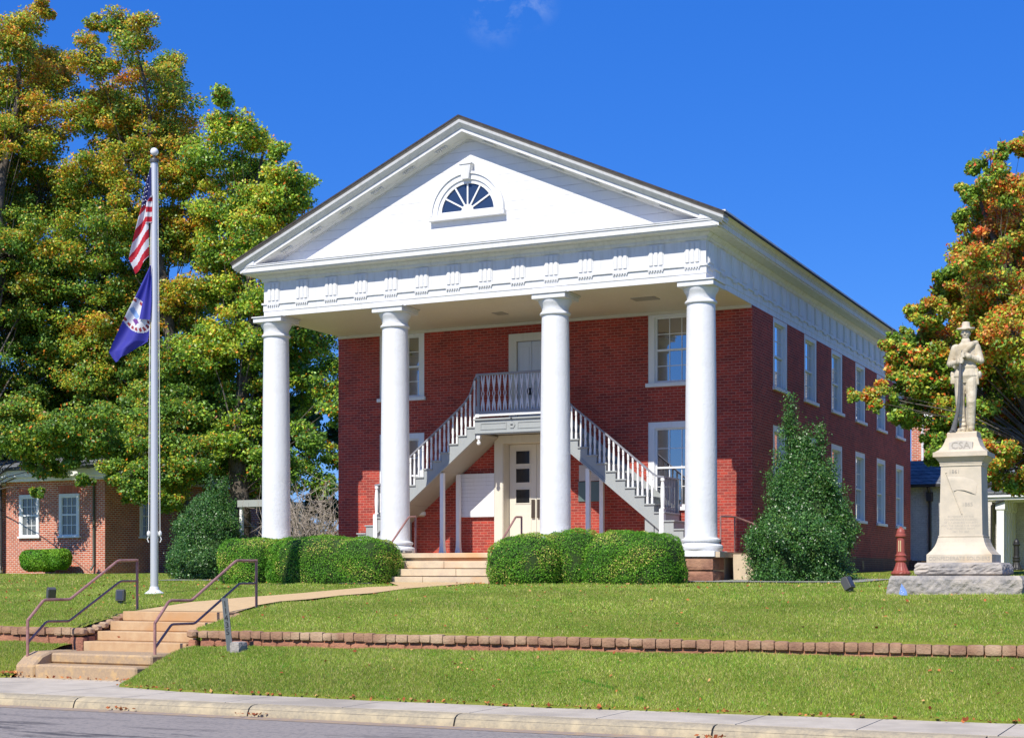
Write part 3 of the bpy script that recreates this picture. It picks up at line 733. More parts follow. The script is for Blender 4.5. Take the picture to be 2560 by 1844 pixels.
# ---- twin staircase
sc = MB(); sc.box(5.045, 7.285, 2.27, YW-.002, 3.46, 3.815)
sc = sc.build('staircase', M['grey'], ch)
def zk(k): return 3.82-.222*k
def zbot(o): return max(.07, 3.33-.8235*(o-1.04))
NOS = 1.12
baluster = None
def bal_profile(h, r=.034):
    q = [(.030, 0), (.034, .002), (.034, h*.20), (.022, h*.215), (.030, h*.24), (.024, h*.27), (.036, h*.40), (.030, h*.58), (.022, h*.78), (.020, h*.80), (.030, h*.82), (.032, h*.85), (.022, h*.87), (.03, h*.88), (.032, h)]
    return q
for s in (-1, 1):
    X = lambda o: XC+s*o
    poly = [(X(1.125), zk(0)-.05)]
    top = []
    for k in range(1, 17):
        oi, oo = NOS+.27*(k-1), NOS+.27*k
        top += [(oi, zk(k)-.042), (oo, zk(k)-.042)]
    bot = [(top[-1][0], .07), (5.0, .07)]+[(o, zbot(o)) for o in (4.6, 3.5, 2.2, 1.125)]
    pl = [(X(o), z) for o, z in top+bot]
    # stepped stringer as quads per step (keeps faces convex)
    b = MB()
    for k in range(1, 17):
        oi, oo = NOS+.27*(k-1), NOS+.27*k
        z0i, z0o = max(.07, zbot(oi)), max(.07, zbot(oo))
        if zk(k)-.042 <= .08: continue
        P = [(X(oi), z0i), (X(oo), z0o), (X(oo), max(zk(k)-.042, z0o+.001)), (X(oi), zk(k)-.042)]
        b.prism(P, 2.25, 2.29, 'y')
    b.build('stringer', M['grey'], sc)
    b = MB()
    for (d0, d1, y) in ((.0, .045, 2.215), (.05, .10, 2.232)):
        P = [(X(1.13), zbot(1.13)+d0), (X(4.99), zbot(4.99)+d0), (X(4.93), zbot(4.93)+d1+.01), (X(1.13), zbot(1.13)+d1)]; b.prism(P, y, 2.249, 'y')
    b.build('stringer_mould', M['grey'], sc)
    b = MB(); P = [(X(1.0), zbot(1.0)+.012), (X(4.98), zbot(4.98)+.012), (X(4.9), zbot(4.9)+.06), (X(1.0), zbot(1.0)+.06)]; b.prism(P, 2.292, YW-.003, 'y'); b.build('soffit', M['greysoff'], sc)
    b = MB()
    P = [(X(1.13), zk(1)+.30), (X(4.35), zk(1)+.30-.822*3.22), (X(4.35), zk(1)-.822*3.22-.1), (X(1.13), zk(1)-.1)]; b.prism(P, YW-.06, YW-.004, 'y'); b.build('wall_skirt', M['grey'], sc)
    for k in range(1, 17):
        oi, oo = NOS+.27*(k-1), NOS+.27*k
        if zk(k) < .1: continue
        b = MB(); a0, a1 = sorted((X(oi), X(oo+.035))); b.box(a0, a1, 2.215, YW-.07, zk(k)-.04, zk(k)); r0, r1 = sorted((X(oo-.02), X(oo-.001))); b.box(r0, r1, 2.292, YW-.07, max(.07, zk(k)-.222), zk(k)-.041)
        b.build('tread', M['grey'], sc, bevel=.006)
    b = MB()
    for k in range(11, 17):
        oi, oo = NOS+.27*(k-1), NOS+.27*k
        if zk(k) < .12: continue
        a0, a1 = sorted((X(oi+.001), X(oo-.022))); b.box(a0, a1, 2.294, YW-.075, .0705, zk(k)-.0425)
    b.build('stair_base', M['grey'], sc)
    # handrail
    rp = [(4.36, 2.09), (4.15, 2.12), (4.02, 2.20), (3.85, 2.345), (3.03, 3.02), (2.4, 3.535), (1.8, 4.02), (1.5, 4.29), (1.34, 4.50), (1.25, 4.72), (1.19, 4.92), (1.13, 5.01), (1.03, 5.045)]
    def railz(o):
        for (a, z0), (c, z1) in zip(rp, rp[1:]):
            if c <= o <= a: return z1+(z0-z1)*(o-c)/(a-c)
        return 5.04
    b = MB(); n = len(b.v)
    for o, z in rp:
        for dy, dz in ((-.04, -.05), (.04, -.05), (.045, 0), (-.045, 0)): b.v.append((X(o), 2.31+dy, z+dz))
    for i in range(len(rp)-1):
        for q in range(4): w2 = (q+1) % 4; b.f.append((n+i*4+q, n+i*4+w2, n+i*4+4+w2, n+i*4+4+q)); b.m.append(0)
    b.f.append((n, n+1, n+2, n+3)); b.m.append(0); b.build('handrail', M['rail'], sc)
    for k in range(1, 12):
        for d in (.07, .20):
            o = NOS+.27*(k-1)+d; h = railz(o)-.05-zk(k)
            if o < 1.17: continue
            b = MB(); b.lathe(bal_profile(h), (X(o), 2.31, zk(k)), 10); b.build('baluster', M['white'], sc, smooth=True)
    b = MB(); x = X(4.31); b.box(x-.06, x+.06, 2.205, 2.37, .55, 1.24); b.lathe([(.05, 1.24), (.06, 1.26), (.045, 1.28), (.058, 1.5), (.062, 1.65), (.05, 1.85), (.036, 1.95), (.055, 1.97), (.055, 2.03), (.05, 2.04)], (x, 2.31, 0), 16); b.build('newel', M['white'], sc, smooth=True)
    b = MB(); b.box(x-.05, x+.05, 3.36, 3.46, .95, 2.05); b.build('newel', M['grey'], sc)
    b = MB(); b.box(x-.045, x+.045, 2.38, 3.52, 2.05, 2.09); b.box(x-.02, x+.02, 2.38, 3.36, 1.03, 1.08)
    for i in range(8):
        y = 2.44+i*.125; b.box(x-.012, x+.012, y-.035, y+.035, 1.081, 1.30); b.box(x-.012, x+.012, y-.02, y+.02, 1.301, 1.85); b.box(x-.012, x+.012, y-.035, y+.035, 1.851, 2.049)
    b.build('stair_gate', M['rail'], sc)
    for yy in (2.33, 3.30):
        b = MB(); x = X(2.2); b.sq([(.10, .07), (.085, .10), (.06, .30), (.055, .5), (.055, zbot(2.2)+(-.02 if yy < 3 else .0))], (x, yy)); b.build('support_post', M['white'], sc)
    b = MB(); x = X(1.045); b.box(x-.05, x+.05, 2.24, 2.34, 3.26, 3.36); b.lathe([(.03, 3.24), (.045, 3.22), (.03, 3.20), (.055, 3.17), (.06, 3.14), (.04, 3.10), (.01, 3.09)][::-1], (x, 2.29, 0), 14); b.build('pendant', M['white'], sc, smooth=True)
# balcony front
b = MB(); b.box(5.03, 7.30, 2.22, 2.268, 3.44, 3.76); b.box(5.0, 7.33, 2.17, 2.268, 3.762, 3.80); b.box(5.02, 7.31, 2.19, 2.268, 3.40, 3.438); b.box(5.06, 7.27, 2.22, 2.30, 3.37, 3.399)
for a, c in ((5.2, 6.0), (6.33, 7.13)):
    b.box(a, c, 2.205, 2.219, 3.66, 3.685); b.box(a, c, 2.205, 2.219, 3.50, 3.525); b.box(a, a+.025, 2.205, 2.219, 3.526, 3.659); b.box(c-.025, c, 2.205, 2.219, 3.526, 3.659)
b.lathe([(.10, 0), (.10, .012)], (0, 0, 0), 6) if False else None
b.build('balcony_fascia', M['grey'], sc)
b = MB(); P = [(XC+.10*math.cos(math.pi*i/3), 3.6+.10*math.sin(math.pi*i/3)) for i in range(6)]; b.prism(P, 2.198, 2.2195, 'y'); b.build('rosette', M['grey'], sc)
b = MB(); b.box(6.13, 6.20, 2.19, 2.197, 3.59, 3.62); b.box(6.14, 6.19, 2.16, 2.169, 3.765, 3.795); b.build('rosette_mark', M['black'], sc)
b = MB(); b.box(5.03, 5.15, 2.24, 2.38, 3.85, 3.95); b.box(7.18, 7.30, 2.24, 2.38, 3.85, 3.95); b.box(5.151, 7.179, 2.25, 2.37, 3.875, 3.94); b.build('balcony_curb', M['white'], sc)
b = MB(); b.box(5.15, 7.18, 2.265, 2.355, 3.941, 4.02); b.build('bottom_rail', M['rail'], sc)
b = MB(); b.box(5.03, 7.30, 2.255, 2.365, 5.00, 5.055); b.build('top_rail', M['rail'], sc, bevel=.01)
for x in (5.10, 7.23):
    b = MB(); b.box(x-.055, x+.055, 2.255, 2.365, 3.951, 4.16); b.lathe([(.05, 4.16), (.045, 4.2), (.055, 4.4), (.05, 4.7), (.04, 4.86), (.055, 4.88), (.055, 4.96), (.04, 4.99)], (x, 2.31, 0), 14); b.build('newel', M['rail'], sc, smooth=True)
def sawn():
    b = MB(); zz = [0, .18, .36, .48, .60, .80, .98]; inn = [.026, .0, .0, .026, .0, .0, .028]; out_ = [.055, .052, .018, .043, .018, .048, .055]
    for s in (-1, 1):
        for i in range(6):
            b.prism([(s*inn[i], zz[i]), (s*out_[i], zz[i]), (s*out_[i+1], zz[i+1]), (s*inn[i+1]+s*.0005, zz[i+1])], -.014, .014, 'y')
    return b
sb = None
for i in range(12):
    x = 5.235+i*.169
    if sb is None: sb = sawn().build('baluster', paint('lilac_white', (.60, .60, .66)), sc, local=True); o = sb
    else: o = dup(sb, sc)
    o.location = Vector((x, 2.31, 4.02))-ch.location
# notice board and plaque between stair and third column
b = MB(); b.box(7.60, 8.22, YW-.03, YW-.002, 2.10, 2.54); tag(b.build('notice', M['notice']), 'white printed notice on the brick wall above a grey green plaque', 'notice')
b = MB(); b.box(7.58, 8.25, YW-.045, YW-.002, 1.53, 2.08); tag(b.build('plaque', M['plaque'], bevel=.01), 'grey green metal plaque on the brick wall under a white notice', 'plaque')

# ---- porch steps and rails
ps = empty('porch_steps', (6.15, -2.1, -.7), 'broad flight of pale sandstone steps up to the portico', 'steps')
for i, (y, z, x0, x1) in enumerate(((-1.12, .072, 4.40, 8.0), (-1.47, -.14, 4.88, 7.6), (-1.82, -.335, 4.82, 7.6), (-2.17, -.53, 4.80, 7.65))):
    b = MB()
    if i == 0: b.box(x0, x1, y, -.421, -.055, z); b.box(x0+.07, x1-.07, y+.08, -.43, -.9, -.056)
    else:
        xm = x0+(x1-x0)*(.42, .62, .35)[i-1]; b.box(x0, xm-.003, y, y+.5, z-.18, z); b.box(xm+.003, x1, y+.004, y+.5, z-.18, z-.003)
        if i == 3: b.box(x0, x1, y+.01, y+.5, -.95, z-.181)
    b.build('step', M['sandstone'], ps, bevel=.012)
b = MB(); stoneblock(b, 4.05, 4.62, -.95, -.55, .073, .16, .012); b.build('loose_slab', M['granite'], ps)
handrail(4.50, [(-2.15, .10), (-1.72, .13), (-.55, 1.02), (-.18, 1.05)], None, [(-2.15, -.75, .12), (-.18, .07, 1.06)], 'thin mauve handrail at the left side of the portico steps', 'portico step handrails', (-2.15, -.7))
handrail(7.66, [(-2.2, .10), (-1.8, .14), (-.7, .97), (-.36, .98)], None, [(-2.2, -.75, .12), (-.36, .07, .99)], 'thin mauve handrail at the right side of the portico steps', 'portico step handrails', (-2.2, -.7))
e = empty('handrail', (12.75, .9, 0), 'mauve handrail at the right end of the porch, half behind the holly', 'handrail')
b = MB(); b.tube([(12.75, .1, .93), (12.75, 1.25, .96), (13.1, 1.6, .80), (13.7, 1.8, .3)], .024, 8); b.build('top_rail', M['railpaint'], e, smooth=True)
for y in (.1, 1.25): b = MB(); b.tube([(12.75, y, .0), (12.75, y, .95)], .022, 8); b.build('post', M['railpaint'], e, smooth=True)
b = MB(); b.box(12.91, 13.9, .6, 2.2, -.9, -.10); b.box(12.91, 13.5, .6, 2.2, -.10, .02); tag(b.build('side_step', M['sandstone']), 'sandstone side step at the right end of the porch behind the holly', 'steps')

# ================================================================ NEIGHBOURING BUILDINGS
def simple_window(x, y, z0, z1, w_, parent, rz=0, glass=None, face='y'):
    """flat sash window with lights; face y: looks to -y, face x: looks to +x"""
    def B(b, a, c, p, q, s, t):
        if face == 'y': b.box(x+a, x+c, y+p, y+q, s, t)
        else: b.box(y-q, y-p, x+a, x+c, s, t)    # here y is the wall x, x the position along y
    b = MB(); f = .11
    B(b, -w_/2, -w_/2+f, -.07, 0, z0, z1); B(b, w_/2-f, w_/2, -.07, 0, z0, z1); B(b, -w_/2+f, w_/2-f, -.068, 0, z1-f, z1); B(b, -w_/2-.06, w_/2+.06, -.11, 0, z0-.07, z0-.001)
    wd = b.build('window', M['white'], parent)
    b = MB(); mid = (z0+z1)/2-.0; a, c = -w_/2+f, w_/2-f
    B(b, a, a+.04, -.05, -.004, z0, z1-f); B(b, c-.04, c, -.05, -.004, z0, z1-f); B(b, a+.04, c-.04, -.05, -.004, mid-.03, mid+.03); B(b, a+.04, c-.04, -.048, -.004, z0, z0+.05); B(b, a+.04, c-.04, -.048, -.004, z1-f-.04, z1-f)
    for i in (1, 2): xx = a+.04+(c-a-.08)*i/3; B(b, xx-.012, xx+.012, -.035, -.012, z0+.05, mid-.03); B(b, xx-.012, xx+.012, -.035, -.012, mid+.03, z1-f-.04)
    for lo, hi in ((z0+.05, mid-.03), (mid+.03, z1-f-.04)): B(b, a+.04, c-.04, -.033, -.014, (lo+hi)/2-.012, (lo+hi)/2+.012)
    b.build('sash', M['white'], wd)
    b = MB(); B(b, a+.005, c-.005, -.011, -.003, z0+.005, z1-f-.005); b.build('pane', glass or M['blind'], wd)
    return wd
an = empty('annex', (-17, 10, -.4), 'orange brick annex with white sash windows under the big maples on the left', 'building')
b = MB(); b.box(-19.36, -14.48, 10, 20, -1, 3.14); b.box(-45, -19.361, 11.0, 20, -1, 3.14); b.build('wall', M['brick2'], an)
b = MB()
b.box(-45, -14.2, 9.7, 10.0, 3.10, 3.25); b.box(-45, -14.15, 9.6, 10.1, 3.251, 3.52); b.box(-14.47, -14.1, 10.11, 20, 3.10, 3.5); b.box(-45, -19.4, 9.72, 11, 3.0, 3.099)
b.build('cornice', M['white'], an)
b = MB()
b.prism([(9.5, 3.523), (9.5, 3.60), (15, 4.7), (20.5, 3.60), (20.5, 3.523)], -45, -14.0, 'x'); b.build('roof', M['slate'], an)
for x in (-18.15, -16.17): 
    simple_window(x, 10, 1.0, 2.6, .98, an)
    b = MB(); b.prism([(x-.50, 2.605), (x+.50, 2.605), (x+.58, 2.92), (x-.58, 2.92)], 9.985, 9.999, 'y'); b.build('flat_arch', M['archbrick'], an)
simple_window(12.5, -14.479, 1.0, 2.6, 1.0, an, face='x')
b = MB(); b.tube([(-14.96, 9.8, 3.1), (-14.96, 9.93, 2.9), (-14.96, 9.93, -.1), (-15.0, 9.8, -.3)], .045, 8); b.build('downspout', mat('dull_green_pipe', (.06, .07, .05), .5), an, smooth=True)
b = MB(); b.tube([(-19.45, 9.8, 3.0), (-19.45, 9.85, 1.0), (-19.42, 9.8, -.3)], .04, 8); b.build('downspout', M['black'], an, smooth=True)
b = MB(); b.lathe([(.22, -.4), (.22, -.2), (.17, -.15), (.15, 2.7), (.2, 2.8), (.2, 3.0)], (-19.78, 9.95, 0), 20); b.build('porch_column', M['white'], an, smooth=True)
b = MB(); b.box(-14.2, -12.4, 10.05, 10.2, .0, .45); b.build('bench_back', M['black'], an) if False else None

# white-washed wing, slate roofs and the taller brick block at right
rw = empty('white_wing', (14, 26, -.4), 'low whitewashed brick wing with a slate roof behind the courthouse corner', 'building')
b = MB(); b.box(11.5, 15.4, 26, 31.5, -1, 3.0); b.box(15.401, 34, 26.8, 31.5, -1, 3.0); b.build('wall', M['whitebrick'], rw)
b = MB(); b.prism([(25.55, 2.98), (25.5, 3.06), (28.6, 4.2), (32.0, 3.06), (32.0, 2.98)], 11.4, 34, 'x'); b.build('roof', M['slate'], rw)
b = MB(); b.box(11.4, 34, 25.42, 25.54, 2.94, 3.05); b.build('gutter', M['black'], rw)
b = MB(); b.tube([(13.07, 25.5, 2.95), (13.07, 25.9, 2.6), (13.07, 25.92, .0)], .06, 8); b.box(12.96, 13.18, 25.7, 25.98, 2.4, 2.75); b.build('downspout', mat('brown_pipe', (.05, .04, .04), .5), rw)
b = MB(); b.box(13.6, 14.7, 25.94, 25.999, .0, 2.1); b.build('door', M['white'], rw)
b = MB(); b.box(13.55, 13.72, 25.86, 25.93, 1.6, 1.72); b.build('wall_lamp', M['black'], rw)
cw = empty('covered_walk', (18, 24, -.4), 'white covered walkway with a row of square posts behind the monument', 'walkway')
b = MB(); b.box(15.5, 34, 23.7, 23.9, 2.30, 2.52); b.box(15.5, 34, 23.62, 23.7, 2.40, 2.47); b.build('fascia', M['white'], cw)
b = MB(); b.prism([(23.6, 2.53), (23.6, 2.6), (26.4, 3.0), (26.4, 2.93)], 15.4, 34, 'x'); b.build('roof', M['slate'], cw)
for i in range(5):
    y = 24.0+i*.62; b = MB(); b.sq([(.16, -.4), (.16, -.1), (.13, -.06), (.13, 1.9), (.17, 1.96), (.17, 2.3)], (16.0+i*.02, y)); b.build('post', M['white'], cw)
for x in (20, 24, 28, 32):
    b = MB(); b.sq([(.16, -.4), (.16, -.1), (.13, -.06), (.13, 1.9), (.17, 1.96), (.17, 2.3)], (x, 23.8)); b.build('post', M['white'], cw)
b = MB(); b.box(15.5, 34, 23.9, 26.7, 2.295, 2.3); b.build('soffit', M['white'], cw)
b = MB(); b.tube([(16.15, 23.75, 2.28), (15.7, 23.78, 2.1), (15.68, 23.8, -.3)], .035, 8); b.build('downspout', M['black'], cw, smooth=True)
rb_ = empty('brick_block', (20, 34, -.4), 'tall brick block with white cornice and steep slate roof behind the right maple', 'building')
b = MB(); b.box(10.8, 40, 34, 41, -1, 6.45); b.build('wall', M['brick2'], rb_)
b = MB(); b.box(10.6, 40.2, 33.8, 34.0, 6.3, 6.5); b.box(10.5, 40.3, 33.6, 34.1, 6.501, 6.72); b.build('cornice', M['white'], rb_)
b = MB(); b.prism([(33.5, 6.73), (37.5, 9.4), (41.5, 6.73)], 10.4, 40.4, 'x'); b.build('roof', M['slate'], rb_)
for x in (12.6, 16, 19.5, 23, 26.5): simple_window(x, 34, 3.6, 5.6, 1.1, rb_, glass=M['glass'])
b = MB(); b.tube([(11.3, 33.8, 6.4), (11.3, 33.93, 6.1), (11.3, 33.93, 0)], .06, 8); b.build('downspout', M['whitemetal'], rb_)
# the east wing (outside the frame, seen only mirrored in the side windows)
ew = empty('east_wing', (36, 12, -.4), 'brick wing right of the frame that shows mirrored in the side windows', 'building')
b = MB(); b.box(34, 46, 8, 34, -1, 5.2); b.build('wall', M['brick2'], ew)
b = MB(); b.prism([(33.4, 5.21), (40, 9.3), (46.6, 5.21)], 7.4, 34.6, 'y'); b.build('roof', M['slate'], ew)
b = MB(); b.box(33.8, 33.99, 8, 34, 4.8, 5.2); b.box(33.9, 33.99, 14, 24, -.3, 2.4); b.build('cornice', M['white'], ew)
# canopy far behind the left column
cn = empty('canopy', (-10.6, 14, -.3), 'small grey canopy on posts behind the leftmost portico column', 'canopy')
b = MB(); b.box(-10.75, -9.5, 13.2, 16, 2.12, 2.38); b.build('roof', M['grey'], cn)
for x, y in ((-10.65, 13.35), (-9.6, 13.35), (-10.65, 15.8), (-9.6, 15.8)):
    b = MB(); b.box(x-.06, x+.06, y-.06, y+.06, -.6, 2.12); b.build('post', M['white'], cn)
def ramp_rail(p0, p1, n, label, flat=None):
    e = empty('handrail', p0, label, 'handrail', 'mauve rails far behind the portico'); p0, p1 = Vector(p0), Vector(p1)
    b = MB(); pts = [p0+Vector((0, 0, .9)), p1+Vector((0, 0, .9))]
    if flat: pts.append(p1+Vector((flat, 0, .9)))
    b.tube(pts, .035, 6); b.build('top_rail', M['railpaint'], e)
    for i in range(n):
        p = p0.lerp(p1, i/(n-1)); b = MB(); b.tube([p, p+Vector((0, 0, .9))], .028 if i % 3 else .04, 6); b.build('post', M['railpaint'], e)
ramp_rail((-7.9, 14, -.45), (-6.2, 14, .6), 6, 'mauve stair rail with balusters behind the hedge at the left corner of the courthouse', 2.2)
ramp_rail((-9.0, 15.5, -.45), (-7.3, 15.5, .9), 2, 'plain mauve sloping rail farther left behind the hedge')
ramp_rail((-10.3, 13.0, .0), (-9.6, 13.0, -.35), 3, 'short mauve rail behind the left holly bush')

# ================================================================ FLAGPOLE AND FLAGS
PX, PY = 2.49, -8.39; DP = 33.8; GZ = zl(PX, PY)
fp = empty('flagpole', (PX, PY, GZ), 'tall silver flagpole with a white ball finial on the left lawn', 'flagpole')
ZT = CAM.z+(HOR-402)*DP/FPX
b = MB(); b.lathe([(.088, GZ-.1), (.085, GZ+1.5), (.081, GZ+4), (.075, GZ+6.5), (.068, ZT)], (PX, PY, 0), 20); b.build('pole', M['alu'], fp, smooth=True)
b = MB(); b.lathe([(.22, GZ-.08), (.21, GZ+.02), (.16, GZ+.05), (.11, GZ+.09), (.095, GZ+.16)], (PX, PY, 0), 24); b.build('collar', M['whitemetal'], fp, smooth=True)
b = MB(); b.lathe([(.09, ZT-.05), (.10, ZT), (.09, ZT+.03), (.02, ZT+.04), (.02, ZT+.12)], (PX, PY, 0), 16); b.build('truck', M['darkbronze'], fp, smooth=True)
b = MB(); b.ball((PX, PY, ZT+.19), .088, 20, 12); b.build('ball', M['whitemetal'], fp, smooth=True)
z1 = CAM.z+(HOR-1330)*DP/FPX
for s in (-1, 1):
    q = Vector((PX, PY, 0))+RV*(s*.125)
    b = MB(); b.tube([q+Vector((0, 0, z1)), q-RV*s*.02+Vector((0, 0, (z1+ZT)/2)), q-RV*s*.05+Vector((0, 0, ZT-.02))], .007, 5); b.build('halyard', M['rope'], fp)
    b = MB(); b.ball((q.x, q.y, z1-.03), .04, 8, 6, sc=(1, 1, 1.7)); b.tube([q+Vector((0, 0, z1-.08)), q+RV*s*.03+Vector((0, 0, z1-.15)), q+Vector((0, 0, z1-.22))], .012, 5); b.build('rope_knot', M['rope'], fp, smooth=True)
KZ = .3491*DP/FPX
def F2(x, y, d=0.):   # flag plan: pixels of the photo's flag strip -> metres in the flag's own hanging plane at the pole
    return Vector((PX, PY, 0))+RV*((x-394)*KZ)-VV*(.02+d)+Vector((0, 0, CAM.z+(HOR-(360+y*.3491))*DP/FPX))
M['fred'] = mat('flag_red', (.52, .012, .03), .7); M['fwhite'] = mat('flag_white', (.72, .72, .75), .7); M['fblue'] = mat('flag_navy', (.018, .025, .13), .7)
M['vblue'] = mat('flag_royal_blue', (.045, .045, .36), .7); M['sealred'] = mat('seal_red', (.25, .03, .04), .8); M['sealblue'] = mat('seal_blue', (.18, .30, .55), .8); M['sealpurple'] = mat('seal_purple', (.12, .03, .2), .8)
for k in ('fred', 'fwhite', 'fblue', 'vblue'):
    nt, bb = nodes(M[k]); t = N(nt, 'ShaderNodeBsdfTranslucent'); t.inputs[0].default_value = bb.inputs['Base Color'].default_value; mx_ = N(nt, 'ShaderNodeMixShader'); mx_.inputs[0].default_value = .3
    nt.links.new(bb.outputs[0], mx_.inputs[1]); nt.links.new(t.outputs[0], mx_.inputs[2]); nt.links.new(mx_.outputs[0], nt.nodes['Material Output'].inputs[0])
def along(pl, t):
    L = [0.]
    for a, c in zip(pl, pl[1:]): L.append(L[-1]+math.dist(a, c))
    d = t*L[-1]
    for i in range(len(pl)-1):
        if d <= L[i+1] or i == len(pl)-2:
            k = (d-L[i])/(L[i+1]-L[i]); return (pl[i][0]+(pl[i+1][0]-pl[i][0])*k, pl[i][1]+(pl[i+1][1]-pl[i][1])*k)
def cloth(name, left, right, nt_, ns_, fold, pick, mats, parent, d0=0.):
    b = MB()
    for j in range(nt_+1):
        t = j/nt_; l, r = along(left, t), along(right, t)
        for i in range(ns_+1):
            s = i/ns_; x = l[0]+(r[0]-l[0])*s; y = l[1]+(r[1]-l[1])*s
            b.v.append(tuple(F2(x, y, d0+fold(s, t, x, y))))
    for j in range(nt_):
        for i in range(ns_):
            n = j*(ns_+1)+i; b.f.append((n, n+1, n+ns_+2, n+ns_+1)); b.m.append(pick((i+.5)/ns_, (j+.5)/nt_))
    return b.build(name, mats, parent, smooth=True)
e = empty('us_flag', F2(370, 400), 'red and white striped flag with starred blue canton hanging from the upper pole', 'flag', 'flags on the pole')
FM = [M['fred'], M['fwhite'], M['fblue'], M['vblue'], M['sealred'], M['sealblue'], M['sealpurple']]
# big hanging sheet: rows run down the drape
def pick1(s, t):
    # canton boundary slants; stripes run up to the right
    if t < .43+.0*s: return 2
    return 0
LFT = [(368, 172), (345, 250), (322, 360), (305, 460), (270, 600), (240, 720), (215, 825), (236, 872), (262, 936)]
RGT = [(376, 176), (376, 260), (376, 380), (362, 440), (357, 560), (357, 640), (357, 720), (356, 770), (354, 808)]
def usp(s, t):
    l, r = along(LFT, t), along(RGT, t); x = l[0]+(r[0]-l[0])*s; y = l[1]+(r[1]-l[1])*s
    if y < 470-.9*(x-300) and y < 470: return 2
    # stripe family: lines rising to the right, spacing ~ 40 px
    g = (y+1.45*(x-262)-936)/ -62.0
    return 0 if (math.floor(g) % 2 == 0) else 1
cloth('fly', LFT, RGT, 120, 26, lambda s, t, x, y: .05*math.sin(s*7+t*3)*min(1, t*2)+.02, usp, FM, e)
cloth('hoist_fold', [(374, 385), (342, 430), (336, 575)], [(386, 372), (383, 430), (380, 568)], 42, 6, lambda s, t, x, y: .03*math.sin(s*6), lambda s, t: 0 if int((t*5.6)+.6) % 2 else 1, FM, e, .07)
b = MB()
for (x, y) in ((352, 262), (362, 240), (341, 292), (356, 300), (346, 325), (364, 318), (333, 330), (328, 362), (342, 356), (352, 348), (322, 392), (334, 392), (346, 385), (316, 422), (328, 420), (340, 412), (331, 446), (318, 452), (350, 418)):
    P = []
    for i in range(10):
        r = 5.2 if i % 2 == 0 else 2.3; a = math.pi/2+i*math.pi/5; P.append(F2(x+r*math.cos(a), y-r*math.sin(a), .105))
    n = len(b.v); b.v += [tuple(p) for p in P]; b.f.append(tuple(range(n, n+10))); b.m.append(0)
b.build('stars', M['fwhite'], e)
e = empty('state_flag', F2(370, 1100), 'blue flag with a white round seal hanging below the striped flag', 'flag', 'flags on the pole')
LV = [(368, 868), (330, 950), (266, 1088), (205, 1205), (150, 1320), (105, 1410), (68, 1490), (92, 1530), (116, 1562)]
RV_ = [(378, 868), (376, 960), (374, 1060), (372, 1180), (366, 1270), (356, 1345), (344, 1412), (300, 1440), (215, 1492)]
def vp(s, t):
    l, r = along(LV, t), along(RV_, t); x = l[0]+(r[0]-l[0])*s; y = l[1]+(r[1]-l[1])*s
    # seal: ellipse centred left of the fold
    dx, dy = (x-262), (y-1225); c, q = math.cos(-1.02), math.sin(-1.02); a, bb_ = (dx*c-dy*q)/142, (dx*q+dy*c)/96
    R = math.hypot(a, bb_)
    if R > 1: return 3
    if .74 < R < .93 and (int(math.atan2(bb_, a)*9+20) % 3 != 0): return 4
    if R < .5 and abs(a*1.0+.1) < .3 and abs(bb_) < .17: return 5
    if .1 < a < .45 and abs(bb_-.25) < .16: return 6
    return 1
cloth('fly', LV, RV_, 110, 60, lambda s, t, x, y: .06*math.sin(s*8+t*4)*min(1, t*2), vp, FM, e)
cloth('hoist_fold', [(372, 880), (352, 1000), (322, 1120), (294, 1262)], [(378, 880), (380, 1000), (380, 1130), (372, 1262)], 20, 8, lambda s, t, x, y: .03*math.sin(s*6), lambda s, t: 3, FM, e, .09)

# ================================================================ SMALL LAWN OBJECTS
def flood(x, y, rz, tilt, label, m=None, s=1.):
    z = lawnz(x, y); e = empty('floodlight', (x, y, z), label, 'floodlight', 'small ground floodlights'); e.rotation_euler = (0, 0, rz)
    m = m or M['darkbronze']
    b = MB(); b.lathe([(.02, -.05), (.02, .08)], (0, 0, 0), 8); b.box(-.05, .05, -.03, .03, .03, .10); b.build('bracket', m, e, local=True)
    c, q = math.cos(tilt), math.sin(tilt)
    P = [(-.07, .0), (.07, .0), (.08, .17), (.02, .24), (-.07, .22)]
    P = [(y_*c-(z_)*q, y_*q+z_*c+.06) for y_, z_ in P]
    b = MB(); b.prism([(p[0]*s, p[1]*s) for p in P], -.085*s, .085*s, 'x'); b.build('housing', m, e, local=True, bevel=.008)
    P = [(-.078, .03), (-.072, .03), (-.072, .20), (-.078, .20)]; P = [(y_*c-(z_)*q, y_*q+z_*c+.06) for y_, z_ in P]
    b = MB(); b.prism([(p[0]*s, p[1]*s) for p in P], -.06*s, .06*s, 'x'); b.build('lens', M['lens'], e, local=True)
flood(1.69, -10.76, 1.0, .25, 'grey ground floodlight seen side-on, leftmost on the lawn')
flood(3.93, -11.25, .35, -.1, 'grey ground floodlight on the lawn beside the flagpole')
flood(17.9, -8.6, 1.25, -.5, 'grey tilted floodlight on the grass left of the monument')
flood(21.22, -10.3, .2, .15, 'white boxy floodlight before the monument slab at the right edge', M['whitemetal'], .95)
